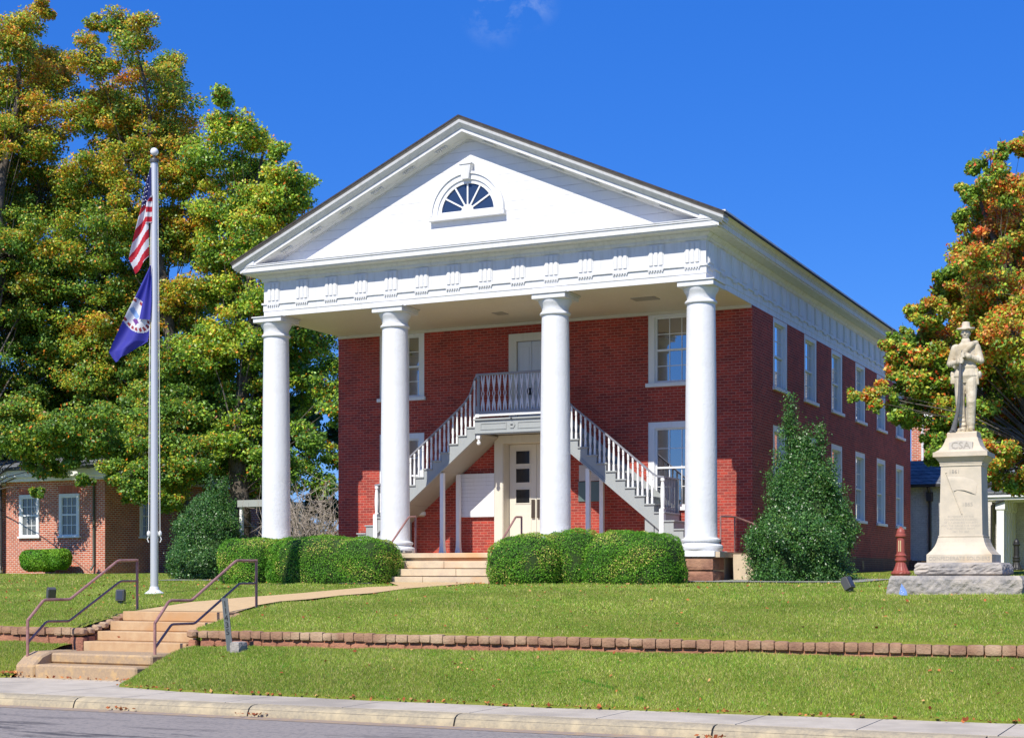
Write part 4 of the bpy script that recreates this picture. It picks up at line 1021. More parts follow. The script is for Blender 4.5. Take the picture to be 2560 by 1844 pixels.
# tiny blue flag stuck in the ground
fx = Vector((18.95, -9.3, lawnz(18.95, -9.3))); e = empty('grave_flag', fx, 'tiny faded blue flag with white stars stuck in the grass before the monument', 'flag')
b = MB(); b.tube([fx-Vector((0, 0, .05)), fx+Vector((-.02, 0, .21))], .004, 5); b.build('stick', M['rakewood'], e)
b = MB(); t = fx+Vector((-.02, -.01, .21)); b.prism([(t.x, t.z), (t.x+.085, t.z-.13), (t.x+.10, t.z-.205), (t.x+.01, t.z-.20), (t.x-.045, t.z-.18)], t.y-.012, t.y-.004, 'y'); b.build('cloth', mat('faded_blue_cloth', (.18, .30, .62), .8), e)
b = MB()
for dx, dz in ((-.01, -.09), (.0, -.13), (.03, -.15), (.01, -.175)): b.box(t.x+dx-.005, t.x+dx+.006, t.y-.015, t.y-.0125, t.z+dz-.006, t.z+dz+.006)
b.build('stars', M['white'], e)
# numbered slat and concrete block
nz = zb(9.0, -14.55); e = empty('number_marker', (9.0, -14.6, nz), 'leaning grey slat with house number 11435 standing before the wall', 'marker'); e.rotation_euler = (0, math.radians(-6.2), math.radians(14))
b = MB(); b.box(-.045, .045, -.012, .012, -.08, .89); b.build('slat', M['number'], e, local=True)
b = MB(); b.box(-.050, -.0455, -.014, .014, -.08, .892); b.box(.0455, .050, -.014, .014, -.08, .892); b.build('edge_strip', M['granite'], e, local=True)
def text(body, size, m, parent, loc, rot=(math.pi/2, 0, 0), extrude=.003, name='lettering', align='CENTER', sx=1.):
    c = bpy.data.curves.new('t', 'FONT'); c.body = body; c.size = size; c.extrude = extrude; c.align_x = align; c.align_y = 'CENTER'; c.resolution_u = 2; c.space_line = 1.0
    o = bpy.data.objects.new('t', c); COL.objects.link(o); dg = bpy.context.evaluated_depsgraph_get(); me = bpy.data.meshes.new_from_object(o.evaluated_get(dg)); bpy.data.objects.remove(o); bpy.data.curves.remove(c)
    me.materials.clear(); me.materials.append(m); q = bpy.data.objects.new(name, me); COL.objects.link(q); q.parent = parent; q.location = loc; q.rotation_euler = rot; q.scale = (sx, 1, 1); return q
M['digits'] = mat('painted_digits', (.012, .012, .012), .6)
for i, ch_ in enumerate('11435'): text(ch_, .135, M['digits'], e, (0, -.0145, .79-i*.117), name='digit')
b = MB(); stoneblock(b, 9.06, 9.26, -14.72, -14.45, nz-.1, nz+.17, .012); tag(b.build('concrete_block', M['granite'], smooth=False), 'small pale concrete block beside the leaning number slat', 'block')

# ---- cast-iron posts
def bollard(x, y, z, s, m, label, yellow=True):
    e = empty('bollard', (x, y, z), label, 'bollard'); pr = [(.27, 0), (.27, .05), (.22, .08), (.21, .12), (.245, .16), (.245, .20), (.19, .24), (.15, .34), (.12, .44), (.125, .47), (.145, .49), (.145, .53), (.125, .55), (.13, .60), (.145, .62), (.125, .64), (.11, .66), (.105, .70), (.098, 1.06), (.11, 1.08), (.135, 1.10), (.135, 1.14), (.115, 1.16), (.11, 1.22), (.085, 1.28), (.05, 1.315), (.03, 1.32), (.03, 1.35)]
    b = MB(); seg = 32; n = 0
    for r, zz in pr:
        for i in range(seg):
            a = 2*math.pi*i/seg; f = 1-(.05 if (i % 2 and (.19 < zz < .45)) else 0); b.v.append((x+r*f*s*math.cos(a), y+r*f*s*math.sin(a), z+zz*s))
    for j in range(len(pr)-1):
        for i in range(seg): k = (i+1) % seg; b.f.append((j*seg+i, j*seg+k, (j+1)*seg+k, (j+1)*seg+i)); b.m.append(0)
    b.build('post', m, e, smooth=False)
    if yellow:
        b = MB()
        for dx in (-.03, .015): b.box(x+dx-.008, x+dx+.012, y-.115*s, y-.08*s, z+.72*s, z+1.0*s)
        b.build('slots', mat('yellowed_slots', (.6, .5, .28), .5), e)
bollard(16.1, 4.9, -.62, 1.03, M['postred'], 'fluted red iron post standing left of the monument')
bollard(21.6, 24.6, -.5, .85, M['black'], 'dark iron post before the covered walkway at the right edge', False) if False else bollard(16.75, 22.5, -.45, .95, M['black'], 'dark iron post in shade before the covered walkway', False)

# ================================================================ MONUMENT
MX, MY = 19.74, -7.96
mo = empty('soldier_monument', (MX, MY, -.74), 'pale marble monument with a carved soldier leaning on his rifle', 'monument')
b = MB(); 
def rough(b, hx, hy, z0, z1, n=26, amp=.03):
    idx = {}; base = len(b.v); L = (2*hx, 2*hy, z1-z0); N3 = (n, n, 7); lo = (MX-hx, MY-hy, z0)
    def vid(t):
        if t in idx: return idx[t]
        u = [t[a]/N3[a] for a in range(3)]; p = [lo[a]+u[a]*L[a] for a in range(3)]
        side = [u[a] in (0, 1) for a in range(3)]
        if (side[0] or side[1]):
            k = math.sin(math.pi*u[2])**.5 if 0 < u[2] < 1 else 0
            d = amp*(.4+1.0*random.random())*k-amp*.9*(0 if k else 1)+amp*.5*math.sin(p[0]*7+p[1]*5+p[2]*9)*k
            for a in (0, 1):
                if side[a]: p[a] += (d if u[a] == 1 else -d)
        if side[2] and u[2] == 1 and not (side[0] or side[1]): pass
        b.v.append(tuple(p)); idx[t] = len(b.v)-1; return idx[t]
    for a in range(3):
        for s in (0, N3[a]):
            c1, c2 = (a+1) % 3, (a+2) % 3
            for i in range(N3[c1]):
                for j in range(N3[c2]):
                    q = []
                    for (p, r) in ((i, j), (i+1, j), (i+1, j+1), (i, j+1)):
                        t = [0, 0, 0]; t[a] = s; t[c1] = p; t[c2] = r; q.append(vid(tuple(t)))
                    b.f.append(tuple(q)); b.m.append(0)
rough(b, 1.08, 1.08, -.95, -.495, 34); b.build('lower_slab', M['granite'], mo)
b = MB(); rough(b, .70, .70, -.494, -.27, 24); b.build('upper_slab', M['granite'], mo)
b = MB(); b.sq([(.545, -.268), (.545, -.13), (.53, -.12), (.475, -.06), (.43, .01), (.40, .08), (.385, .14), (.38, .16)], (MX, MY)); b.build('base', M['limestone'], mo)
b = MB(); b.sq([(.372, .161), (.372, .175), (.378, .178), (.378, .195), (.362, .20), (.337, 1.395), (.352, 1.40), (.352, 1.44), (.36, 1.445), (.36, 1.47), (.37, 1.475), (.43, 1.555)], (MX, MY)); die = b.build('die', M['limestone'], mo)
b = MB(); b.sq([(.455, 1.556), (.455, 1.635), (.43, 1.64), (.37, 1.68), (.32, 1.74), (.285, 1.82), (.265, 1.89)], (MX, MY)); cap = b.build('cap', M['limestone'], mo)
b = MB(); b.sq([(.25, 1.891), (.25, 1.97), (.235, 1.99)], (MX, MY)); b.build('foot_block', M['limestone'], mo)
yf = MY-.372
def tl(o): return o
text('IN MEMORY OF THE\nCONFEDERATE SOLDIERS\nOF LUNENBURG COUNTY\nAND THE CAUSE FOR WHICH\nTHEY FOUGHT FROM\n1861 TO 1865', .052, M['letter'], die, Vector((MX, MY-.3565, .39))-mo.location, rot=(math.pi/2-.021, 0, 0), extrude=.003, name='inscription', sx=.93)
text('1861', .095, M['letter'], die, Vector((MX-.11, MY-.343, 1.30))-mo.location, rot=(math.pi/2-.021, 0, 0), name='date')
text('1865', .095, M['letter'], die, Vector((MX+.11, MY-.352, .73))-mo.location, rot=(math.pi/2-.021, 0, 0), name='date')
text('CONFEDERATE SOLDIERS', .092, M['letter'], mo.children[2], Vector((MX, MY-.547, -.20))-mo.location, name='inscription', sx=.97)
b = MB(); b.prism([(MX-.20, 1.665), (MX+.20, 1.665), (MX+.20, 1.80), (MX+.1, 1.825), (MX, 1.832), (MX-.1, 1.825), (MX-.20, 1.80)], MY-.385, MY-.27, 'y'); b.build('tablet', M['limedark'], mo)
text('CSA', .17, M['letter'], cap, Vector((MX, MY-.387, 1.745))-mo.location, name='inscription', extrude=.004, sx=1.05)
# furled flag relief
b = MB()
def DY(z): return MY-(.362-.025*(z-.2)/1.2)
b.tube([(MX-.245, DY(1.24)-.006, 1.27), (MX+.02, DY(.57)-.006, .565)], .011, 8); b.ball((MX-.248, DY(1.27)-.008, 1.285), .016, 8, 6); b.build('relief_staff', M['limestone'], die, smooth=True)
b = MB(); P0 = [(-.225, 1.22), (-.10, 1.215), (.05, 1.20), (.20, 1.16), (.27, 1.09)]; P1 = [(-.135, .955), (-.06, .985), (.06, .975), (.17, .935), (.25, .895)]
n = len(b.v)
for i in range(len(P0)):
    for j in range(7):
        t = j/6; x = P0[i][0]+(P1[i][0]-P0[i][0])*t; z = P0[i][1]+(P1[i][1]-P0[i][1])*t
        d = .018+.010*math.sin(i*1.9+t*3)
        if j == 0 or i == len(P0)-1: d = .006
        b.v.append((MX+x, DY(z)-d, z))
    b.v.append((MX+P1[i][0], DY(.95)-.0, P1[i][1]-.0))
m_ = 8
for i in range(len(P0)-1):
    for j in range(7): b.f.append((n+i*m_+j, n+i*m_+j+1, n+(i+1)*m_+j+1, n+(i+1)*m_+j)); b.m.append(0)
b.build('relief_flag', M['limestone'], die, smooth=True)

# ---- carved soldier: overlapping solids fused into one continuous skin
def capsule(b, a, c, r0, r1, seg=14, fl=1.0):
    a, c = Vector(a), Vector(c); n = 5
    pts = []; rs = []
    d = (c-a); L = d.length; d.normalize()
    for i in range(n): th = math.pi/2*(1-i/n); pts.append(a-d*r0*math.sin(th)); rs.append(max(.002, r0*math.cos(th)))
    pts.append(a); rs.append(r0); pts.append(c); rs.append(r1)
    for i in range(n-1, -1, -1): th = math.pi/2*(1-i/n); pts.append(c+d*r1*math.sin(th)); rs.append(max(.002, r1*math.cos(th)))
    b.tube(pts, rs, seg)
def fuse(b, name, m, parent, loc, voxel=.009, smooth=3, scale=1.):
    me = bpy.data.meshes.new('tmp'); me.from_pydata([(v[0]*.93, v[1]*scale, v[2]*scale) for v in b.v], [], b.f); o = bpy.data.objects.new('tmp', me); COL.objects.link(o)
    import bmesh
    bm = bmesh.new(); bm.from_mesh(me); bmesh.ops.recalc_face_normals(bm, faces=bm.faces); bm.to_mesh(me); bm.free()
    r = o.modifiers.new('r', 'REMESH'); r.mode = 'VOXEL'; r.voxel_size = voxel; r.use_smooth_shade = True
    s = o.modifiers.new('s', 'SMOOTH'); s.factor = .5; s.iterations = smooth
    dg = bpy.context.evaluated_depsgraph_get(); me2 = bpy.data.meshes.new_from_object(o.evaluated_get(dg)); bpy.data.objects.remove(o)
    me2.materials.clear(); me2.materials.append(m); q = bpy.data.objects.new(name, me2); COL.objects.link(q); q.parent = parent; q.location = loc; return q
b = MB()
# legs (trousers), boots
capsule(b, (-.095, .0, .93), (-.10, -.02, .52), .115, .083); capsule(b, (-.10, -.02, .52), (-.055, .03, .14), .083, .066)
capsule(b, (.10, .0, .93), (.115, -.09, .53), .118, .088); capsule(b, (.115, -.09, .53), (.10, -.02, .16), .088, .075)
for (x, y, dx) in ((-.05, .03, -.06), (.105, -.02, .02)):
    capsule(b, (x, y, .15), (x, y, .06), .062, .058); capsule(b, (x, y+.02, .045), (x+dx, y-.15, .035), .052, .042); b.box(x-.05, x+.05+dx*.3, y-.12, y+.07, .0, .03)
for i in range(5):    # trouser folds over the knee and boot top
    b.ball((.118-.006*i, -.105+i*.016, .52-i*.085), .074-.004*i, 14, 8, sc=(1.03, 1.05, .75)); b.ball((-.10+.012*i, -.02+.008*i, .44-i*.075), .074-.002*i, 14, 8, sc=(1.0, 1, .7))
# stone stump behind the legs
capsule(b, (-.03, .13, .0), (-.05, .12, .42), .11, .06)
b.box(-.24, .24, -.20, .22, -.03, .012)
# pelvis, jacket skirt, torso
b.lathe([(.16, .86), (.19, .93), (.225, .985), (.222, 1.0), (.205, 1.08), (.19, 1.16), (.19, 1.25), (.20, 1.36), (.205, 1.44), (.175, 1.51), (.10, 1.57), (.07, 1.60), (.06, 1.66)], (0, 0, 0), 28)
for i in range(len(b.v)-28*13, len(b.v)): b.v[i] = (b.v[i][0]*1.0, b.v[i][1]*.68, b.v[i][2])
# belt, buttons, collar
b.lathe([(.190, 1.115), (.205, 1.12), (.205, 1.155), (.190, 1.16)], (0, 0, 0), 28)
for i in range(len(b.v)-28*4, len(b.v)): b.v[i] = (b.v[i][0], b.v[i][1]*.70, b.v[i][2])
b.lathe([(.075, 1.55), (.085, 1.56), (.08, 1.62), (.065, 1.625)], (0, .0, 0), 20)
for z in (1.22, 1.29, 1.36): b.ball((-.02, -.145, z), .012, 8, 6)
# shoulders, arms
for s in (-1, 1): b.ball((s*.175, 0, 1.485), .080, 16, 10, sc=(1, .95, .85))
capsule(b, (-.195, 0, 1.475), (-.285, -.02, 1.21), .074, .060); capsule(b, (-.285, -.02, 1.21), (-.07, -.20, 1.215), .060, .043)
capsule(b, (.195, 0, 1.475), (.28, -.02, 1.24), .074, .062); capsule(b, (.28, -.02, 1.24), (.06, -.19, 1.315), .062, .043)
for k in range(4):
    b.ball((-.285+.045*k, -.04-.03*k, 1.20), .058-.003*k, 12, 8, sc=(.35, 1, 1)); b.ball((.285-.045*k, -.04-.03*k, 1.245+.012*k), .060-.003*k, 12, 8, sc=(.35, 1, 1))
# cuffs and hands with separate fingers round the barrel
capsule(b, (-.085, -.19, 1.217), (-.075, -.2, 1.219), .058, .055); capsule(b, (.085, -.175, 1.305), (.075, -.185, 1.31), .058, .055)
def hand(cx_, cy_, cz_, s):
    b.ball((cx_+s*.028, cy_+.01, cz_), .042, 12, 8, sc=(.9, .75, 1.05))
    for i, L in enumerate((.044, .05, .047, .036)):
        z = cz_+.036-i*.0235
        capsule(b, (cx_+s*.012, cy_-.036, z), (cx_-s*L*.6, cy_-.046, z-.003), .0125, .012, 8); capsule(b, (cx_-s*L*.6, cy_-.046, z-.003), (cx_-s*L*.95, cy_-.02, z-.005), .012, .010, 8)
    capsule(b, (cx_+s*.02, cy_-.03, cz_+.04), (cx_-s*.015, cy_-.045, cz_+.062), .0135, .011, 8)
hand(-.045, -.225, 1.225, -1); hand(.005, -.225, 1.325, 1)
# blanket roll over the shoulder, strap, bags
pts = [(.20, .02, 1.56), (.13, -.10, 1.52), (.02, -.165, 1.40), (-.10, -.16, 1.27), (-.19, -.08, 1.13)]
b.tube(pts, [.045, .055, .055, .05, .04], 14)
b.ball((-.245, .03, 1.02), .06, 14, 8, sc=(.7, 1.0, 1.25)); b.box(-.27, -.19, -.05, .09, .86, .99); b.ball((.25, .02, 1.0), .07, 14, 8, sc=(.55, 1, 1)); capsule(b, (.215, -.06, 1.09), (.23, -.03, .84), .02, .02)
# neck and head
capsule(b, (0, .0, 1.56), (0, -.005, 1.66), .062, .058)
b.ball((0, -.005, 1.735), .088, 24, 16, sc=(.90, 1.03, 1.18)); b.ball((0, -.03, 1.675), .055, 18, 12, sc=(1.0, 1, .9)); b.ball((0, -.062, 1.650), .022, 12, 8)
b.prism([(-.012, 1.742), (.012, 1.742), (.019, 1.700), (-.019, 1.700)], -.115, -.05, 'y')
capsule(b, (-.045, -.075, 1.764), (-.014, -.086, 1.761), .010, .010, 8); capsule(b, (.045, -.075, 1.764), (.014, -.086, 1.761), .010, .010, 8)
for s in (-1, 1): b.ball((s*.045, -.06, 1.715), .026, 10, 8); b.ball((s*.083, .0, 1.725), .024, 10, 8, sc=(.4, .8, 1.2)); b.ball((s*.030, -.083, 1.742), .0105, 8, 6)
capsule(b, (-.022, -.084, 1.682), (.022, -.084, 1.682), .0075, .0075, 8); capsule(b, (-.016, -.082, 1.669), (.016, -.082, 1.669), .0085, .0085, 8)
# slouch hat
n0 = len(b.v)
b.lathe([(.080, 1.795), (.140, 1.787), (.168, 1.790), (.168, 1.815), (.14, 1.822), (.095, 1.83), (.080, 1.838), (.075, 1.88), (.070, 1.925), (.045, 1.935), (.02, 1.915)], (0, 0, 0), 32)
for i in range(n0, len(b.v)):
    x, y, z = b.v[i]; q = max(0, math.hypot(x, y)-.10)/.06; b.v[i] = (x*.98, y*1.02+.018, z+.020*q*abs(x)/.16-.012*q*(1 if y < 0 else .3))
sol = fuse(b, 'soldier_figure', M['figure'], mo, Vector((MX+.03, MY-.02, 1.99))-mo.location, .0075, 2, 1.0)
nt, bb = nodes(M['figure']); 
b = MB()
capsule(b, (-.025, -.235, 1.40), (-.055, -.245, .95), .013, .016, 10); capsule(b, (-.052, -.245, 1.18), (-.075, -.235, .62), .024, .030, 12)
b.tube([(-.066, -.24, .80), (-.085, -.23, .50), (-.105, -.225, .35), (-.14, -.215, .22), (-.19, -.20, .03)], [.026, .034, .036, .040, .055], 12)
b.box(-.255, -.14, -.235, -.165, .0, .03); b.ball((-.125, -.235, .40), .018, 8, 6)
fuse(b, 'rifle', M['gun'], mo, Vector((MX+.03, MY-.02, 1.99))-mo.location, .006, 2)

# ================================================================ FOLIAGE
def leafquads(P, size, nrm=None, tilt=.9, asp=.62, r=rng):
    """one rhomb leaf per point; returns V, F"""
    n = len(P)
    d = r.normal(size=(n, 3))
    if nrm is not None: d = d*tilt+nrm
    d /= np.linalg.norm(d, axis=1, keepdims=True)+1e-9
    a = np.cross(d, r.normal(size=(n, 3))); a /= np.linalg.norm(a, axis=1, keepdims=True)+1e-9
    c = np.cross(d, a); s = (size*(.7+.6*r.random(n)))[:, None]
    V = np.stack([P-a*s, P-c*s*asp+a*s*.15, P+a*s, P+c*s*asp+a*s*.15], 1).reshape(-1, 3)
    return V, np.arange(4*n).reshape(n, 4)
def tree(name, label, cat, base, trunk_r, blobs, dens, size, palette, group=None, limb_r=.16, lean=(0, 0), seed=1, twigs=True, bright=1.55, rag=.46, kf=1., tscale=1., hotc=(.58, .17, .015), hotp=.11):
    """blobs: (Vector centre, radius, tint 0..1). Trunk and limbs reach every clump, leaves sit in sub-clumps round it"""
    r = np.random.default_rng(seed); rd = random.Random(seed)
    e = empty(name, base, label, cat, group)
    base = Vector(base); top = max((c.z-rr*.6) for c, rr, t in blobs)-.8
    cx_ = sum(c.x for c, rr, t in blobs)/len(blobs); cy_ = sum(c.y for c, rr, t in blobs)/len(blobs)
    def axis(z):
        t = min(1, max(0, (z-base.z)/(top-base.z))); return Vector((base.x+(cx_-base.x)*t**1.3+.15*math.sin(z*.8+seed), base.y+(cy_-base.y)*t**1.3+.15*math.cos(z*.7), z))
    b = MB(); zs = np.linspace(base.z-.2, top, 16)
    b.tube([axis(z) for z in zs], [trunk_r*(1.25 if i == 0 else (1-i/15.5)**.8) for i in range(16)], 12); b.build('trunk', M['bark'], e, smooth=True)
    b = MB(); subs = []; cols = []; radii = []
    for c, rr, t in blobs:
        za = base.z+max(3.0, (c.z-base.z)*.62-.2*(c-axis(c.z)).length)
        p0 = axis(za); mid = p0.lerp(c, .5)+Vector((rd.uniform(-.4, .4), rd.uniform(-.4, .4), .25))
        lr = limb_r*(.16+.09*rr)*(.5 if c.z > base.z+(top-base.z)*.7 else 1)
        b.tube([p0, p0.lerp(mid, .5)+Vector((0, 0, .05)), mid, mid.lerp(c, .55), c], [lr, lr*.8, lr*.6, lr*.4, lr*.2], 6)
        k = max(5, int((15*rr*rr+4)*kf))
        for i in range(k):
            d = Vector((rd.gauss(0, 1), rd.gauss(0, 1), rd.gauss(0, .85)))
            d.normalize(); q = c+d*rr*rd.uniform(.35, 1.10)
            subs.append(q); cols.append(min(1, max(0, t*tscale+rd.gauss(0, .13)+.10*d.z))); radii.append(rr)
            if twigs: b.tube([c.lerp(q, .1), c.lerp(q, .6)+Vector((0, 0, rd.uniform(-.1, .1))), q+d*.15], [lr*.25+.008, .012, .004], 4)
    b.build('limbs', M['bark'], e, smooth=True)
    S = np.array([tuple(q) for q in subs]); C = np.array(cols); R_ = np.array(radii)
    n_each = np.maximum(8, (dens*(.6+.8*r.random(len(S)))).astype(int))
    idx = np.repeat(np.arange(len(S)), n_each)
    off = r.normal(size=(len(idx), 3)); off /= np.linalg.norm(off, axis=1, keepdims=True)
    rad = (rag*(.75+.5*r.random(len(S))))[idx]*np.minimum(1, R_[idx]*1.4)
    P = S[idx]+off*(rad*r.random(len(idx))**.45)[:, None]*np.array([1.15, 1.15, .62]); P[:, 2] -= .12*r.random(len(idx))
    V, F = leafquads(P, np.full(len(P), size), off*.6+np.array([0, -.45, .55]), .75, r=r)
    pal = np.array(palette); t = np.clip(C[idx]-.06+r.normal(size=len(idx))*.20, 0, .999)*(len(pal)-1)
    i0 = t.astype(int); f = (t-i0)[:, None]; col = pal[i0]*(1-f)+pal[np.minimum(i0+1, len(pal)-1)]*f
    hot = r.random(len(idx)) < .03+hotp*C[idx]; col[hot] = np.array(hotc)*(.7+.6*r.random((hot.sum(), 1)))
    col = np.minimum(col*bright*(.55+.9*r.random((len(idx), 1))), .9)
    npmesh('crown', V, F, M['leaf'], e, np.repeat(col, 4, 0)); return e
def blobs(spec, D, seed, jit=1.6, dup_back=True, shift=0):
    rd = random.Random(seed); o = []
    for s in spec:
        x, y, rp = s[0], s[1], s[2]; t = s[3] if len(s) > 3 else .3
        d = D+rd.uniform(-jit, jit)+(s[4] if len(s) > 4 else 0)
        c = atD(x*1.1288, y*1.1288, d); o.append((c, rp*1.1288*d/FPX*.93, t))
        if dup_back and rp > 55: d2 = d+rd.uniform(1.5, 3.2); o.append((atD((x+rd.uniform(-25, 25))*1.1288, (y+rd.uniform(-20, 25))*1.1288, d2), rp*1.1288*d2/FPX*.85, t*.8))
    return o
G_ = (.09, .18, .028); G2 = (.23, .34, .035); Y_ = (.20, .21, .028); O_ = (.34, .15, .025); R_c = (.36, .10, .035); B_ = (.28, .16, .09)
PA = [G_, (.20, .32, .03), (.32, .34, .03), (.50, .33, .03), (.62, .25, .03), (.50, .22, .09)]
PC = [G_, (.20, .34, .035), (.34, .44, .04), (.48, .46, .05), (.68, .46, .05), (.6, .28, .04)]
PR = [(.13, .23, .03), (.23, .35, .035), (.40, .40, .045), (.56, .31, .05), (.66, .22, .05), (.62, .22, .10)]
F_A = [(x, y, r_, .12, -5.8) for x, y, r_ in ((-20, 960, 50), (30, 975, 42), (85, 985, 40), (130, 975, 45), (60, 930, 45), (0, 925, 50), (110, 935, 45), (95, 1035, 22), (140, 1030, 26), (85, 1085, 13), (70, 1020, 20))]
F_B = [(x, y, r_, .1, -5.5) for x, y, r_ in ((175, 980, 42), (220, 985, 42), (265, 990, 45), (200, 935, 50), (250, 930, 55), (310, 960, 60), (160, 1030, 24), (190, 1055, 20), (240, 1045, 32), (290, 1050, 42), (340, 1040, 50), (330, 1090, 34), (385, 1060, 50), (390, 990, 60), (430, 1020, 50), (280, 1095, 22), (380, 1110, 32), (345, 900, 60))]
A_S = [(25, 95, 62, .55), (62, 45, 42, .6), (95, 20, 25, .6), (-25, 200, 105, .5), (95, 170, 75, .75), (60, 285, 105, .6), (-30, 400, 110, .45), (90, 430, 105, .4), (20, 560, 120, .25), (130, 580, 100, .25), (0, 720, 120, .2), (115, 750, 100, .2), (30, 860, 90, .12), (115, 900, 70, .1), (50, 950, 55, .05), (0, 990, 45, .05), (-110, 600, 150, .3), (-120, 300, 130, .5), (-120, 850, 110, .2), (60, 1010, 45, .05, 2), (130, 990, 55, .05, 1), (150, 800, 80, .2), (60, 640, 90, .3, -1), (150, 930, 60, .1), (10, 930, 60, .1)]
B_S = [(262, 45, 42, .45), (212, 60, 25, .4), (215, 130, 55, .6), (305, 85, 55, .55), (355, 170, 58, .5), (395, 235, 45, .5), (250, 230, 85, .6), (175, 250, 55, .6), (360, 290, 65, .7), (300, 350, 100, .55), (200, 390, 90, .45), (410, 400, 62, .75), (240, 500, 105, .3), (345, 510, 95, .4), (425, 520, 62, .65), (190, 640, 95, .2), (310, 660, 105, .3), (400, 690, 80, .6), (230, 730, 80, .75), (250, 800, 100, .25), (355, 830, 100, .15), (180, 870, 85, .1), (265, 930, 80, .15), (350, 960, 80, .1), (435, 880, 75, .15), (420, 980, 60, .1), (155, 985, 42, .05), (115, 1035, 22, .05), (95, 1075, 18, .05), (235, 1030, 40, .05), (320, 1020, 45, .05), (400, 1060, 50, .05), (200, 960, 60, .1), (140, 1045, 28, .05, -2), (85, 1100, 14, .05, -2), (185, 1060, 26, .05), (215, 1095, 18, .05), (280, 1060, 50, .05), (370, 1090, 42, .03, 2), (300, 1000, 65, .1), (440, 1010, 60, .05, 3), (200, 760, 75, .5, -1.5), (190, 830, 60, .4, -1), (440, 780, 60, .3), (440, 640, 60, .5), (300, 880, 80, .15), (385, 1040, 62, .05, 1.5), (430, 1080, 45, .03, 2), (395, 930, 75, .1, -2), (340, 1040, 50, .05, -2.5)]
C_S = [(493, 212, 28, .35), (480, 275, 45, .3), (530, 290, 45, .35), (575, 315, 38, .35), (470, 350, 60, .3), (625, 335, 28, .2), (640, 385, 48, .35), (550, 385, 70, .3), (480, 450, 65, .35), (600, 450, 65, .35), (665, 420, 30, .25), (640, 490, 50, .5), (550, 520, 75, .3), (480, 560, 60, .35), (620, 560, 55, .65), (510, 640, 75, .35), (590, 640, 60, .3), (540, 740, 85, .3), (465, 780, 70, .3), (620, 770, 70, .25), (700, 760, 45, .35), (560, 850, 75, .15), (665, 850, 60, .2), (735, 800, 40, .2), (500, 930, 70, .1), (590, 930, 60, .1), (690, 955, 45, .08), (740, 900, 40, .1), (740, 1010, 32, .05), (480, 1030, 60, .08), (570, 1040, 55, .1), (650, 1030, 50, .05), (560, 1080, 40, .3), (720, 720, 35, .3), (650, 720, 60, .3), (730, 860, 45, .2), (600, 1010, 55, .1), (710, 1060, 38, .03), (520, 980, 60, .08), (440, 830, 60, .2), (620, 430, 60, .3), (560, 450, 60, .3), (660, 560, 50, .4)]
bA = atD(-70, 1440, 60); bB = atD(455, 1430, 62); bC = atD(590, 1428, 60)
tree('maple_tree', 'tallest maple at the left edge with rusty orange top over green lower boughs', 'tree', (bA.x, bA.y, zl(bA.x, bA.y)), .5, blobs([tuple(q) if len(q) > 4 or q[1] < 860 else (*q, -2.8 if q[2] < 30 else 1.4) for q in A_S]+F_A, 62.5, 1), 215, .060, PA, 'autumn maples', seed=11, tscale=.72)
tree('maple_tree', 'broad maple behind the flagpole turning orange with greenery low down', 'tree', (bB.x, bB.y, zl(bB.x, bB.y)), .34, blobs([tuple(q) if len(q) > 4 or q[1] < 860 else (*q, -2.8 if q[2] < 30 else 1.4) for q in B_S]+F_B, 62, 2), 215, .060, PA, 'autumn maples', seed=12, tscale=.72)
tree('maple_tree', 'yellow green maple standing behind the left roof slope of the courthouse', 'tree', (bC.x, bC.y, zl(bC.x, bC.y)), .42, blobs(C_S, 60, 3), 175, .065, PC, 'autumn maples', seed=13)
D_S = [(2262, 320, 32, .55), (2225, 335, 22, .4), (2150, 365, 28, .3), (2195, 385, 45, .45), (2250, 400, 55, .7), (2140, 425, 35, .3), (2190, 460, 60, .5), (2270, 490, 75, .75), (2125, 490, 28, .35), (2150, 540, 50, .55), (2215, 570, 75, .65), (2110, 600, 35, .3), (2130, 650, 60, .6), (2280, 650, 85, .8), (2070, 670, 35, .4), (2200, 690, 80, .75), (2060, 735, 42, .55), (2120, 745, 65, .55), (2005, 745, 25, .35), (1975, 735, 16, .3), (2020, 800, 45, .55), (2230, 790, 80, .5), (2100, 830, 65, .45), (2290, 830, 80, .6), (2020, 870, 42, .4), (1960, 868, 28, .5), (1920, 868, 20, .6), (1893, 868, 13, .5), (2060, 905, 50, .3), (1985, 905, 26, .3), (2150, 910, 62, .35), (2240, 930, 70, .7), (2300, 960, 70, .7), (2110, 985, 40, .25), (2060, 975, 26, .3), (2200, 1010, 48, .5), (2260, 1020, 42, .6), (2065, 1015, 16, .3), (2200, 1060, 18, .3), (2350, 500, 90, .6), (2360, 800, 100, .5), (2350, 1000, 80, .5), (2160, 800, 65, .5), (2070, 830, 55, .5), (2150, 960, 60, .3, 1), (2100, 930, 55, .35), (2200, 860, 75, .4, 1), (2180, 660, 70, .6), (2240, 540, 80, .7), (2050, 780, 50, .45), (1990, 820, 32, .5), (1940, 890, 20, .5), (2010, 915, 34, .35), (2230, 1040, 45, .5, -1), (2290, 1080, 45, .5), (2090, 880, 50, .4), (2130, 1010, 34, .2, 1.5), (2030, 700, 30, .5), (1995, 770, 34, .5), (2060, 690, 38, .5), (2090, 620, 32, .4), (2040, 820, 50, .5), (1965, 770, 20, .4), (2075, 950, 34, .3), (2205, 650, 60, .6, -1.5), (2250, 740, 75, .7, -1.5), (2180, 560, 55, .6, -1)]
bD = atD(2680, 1440, 39)
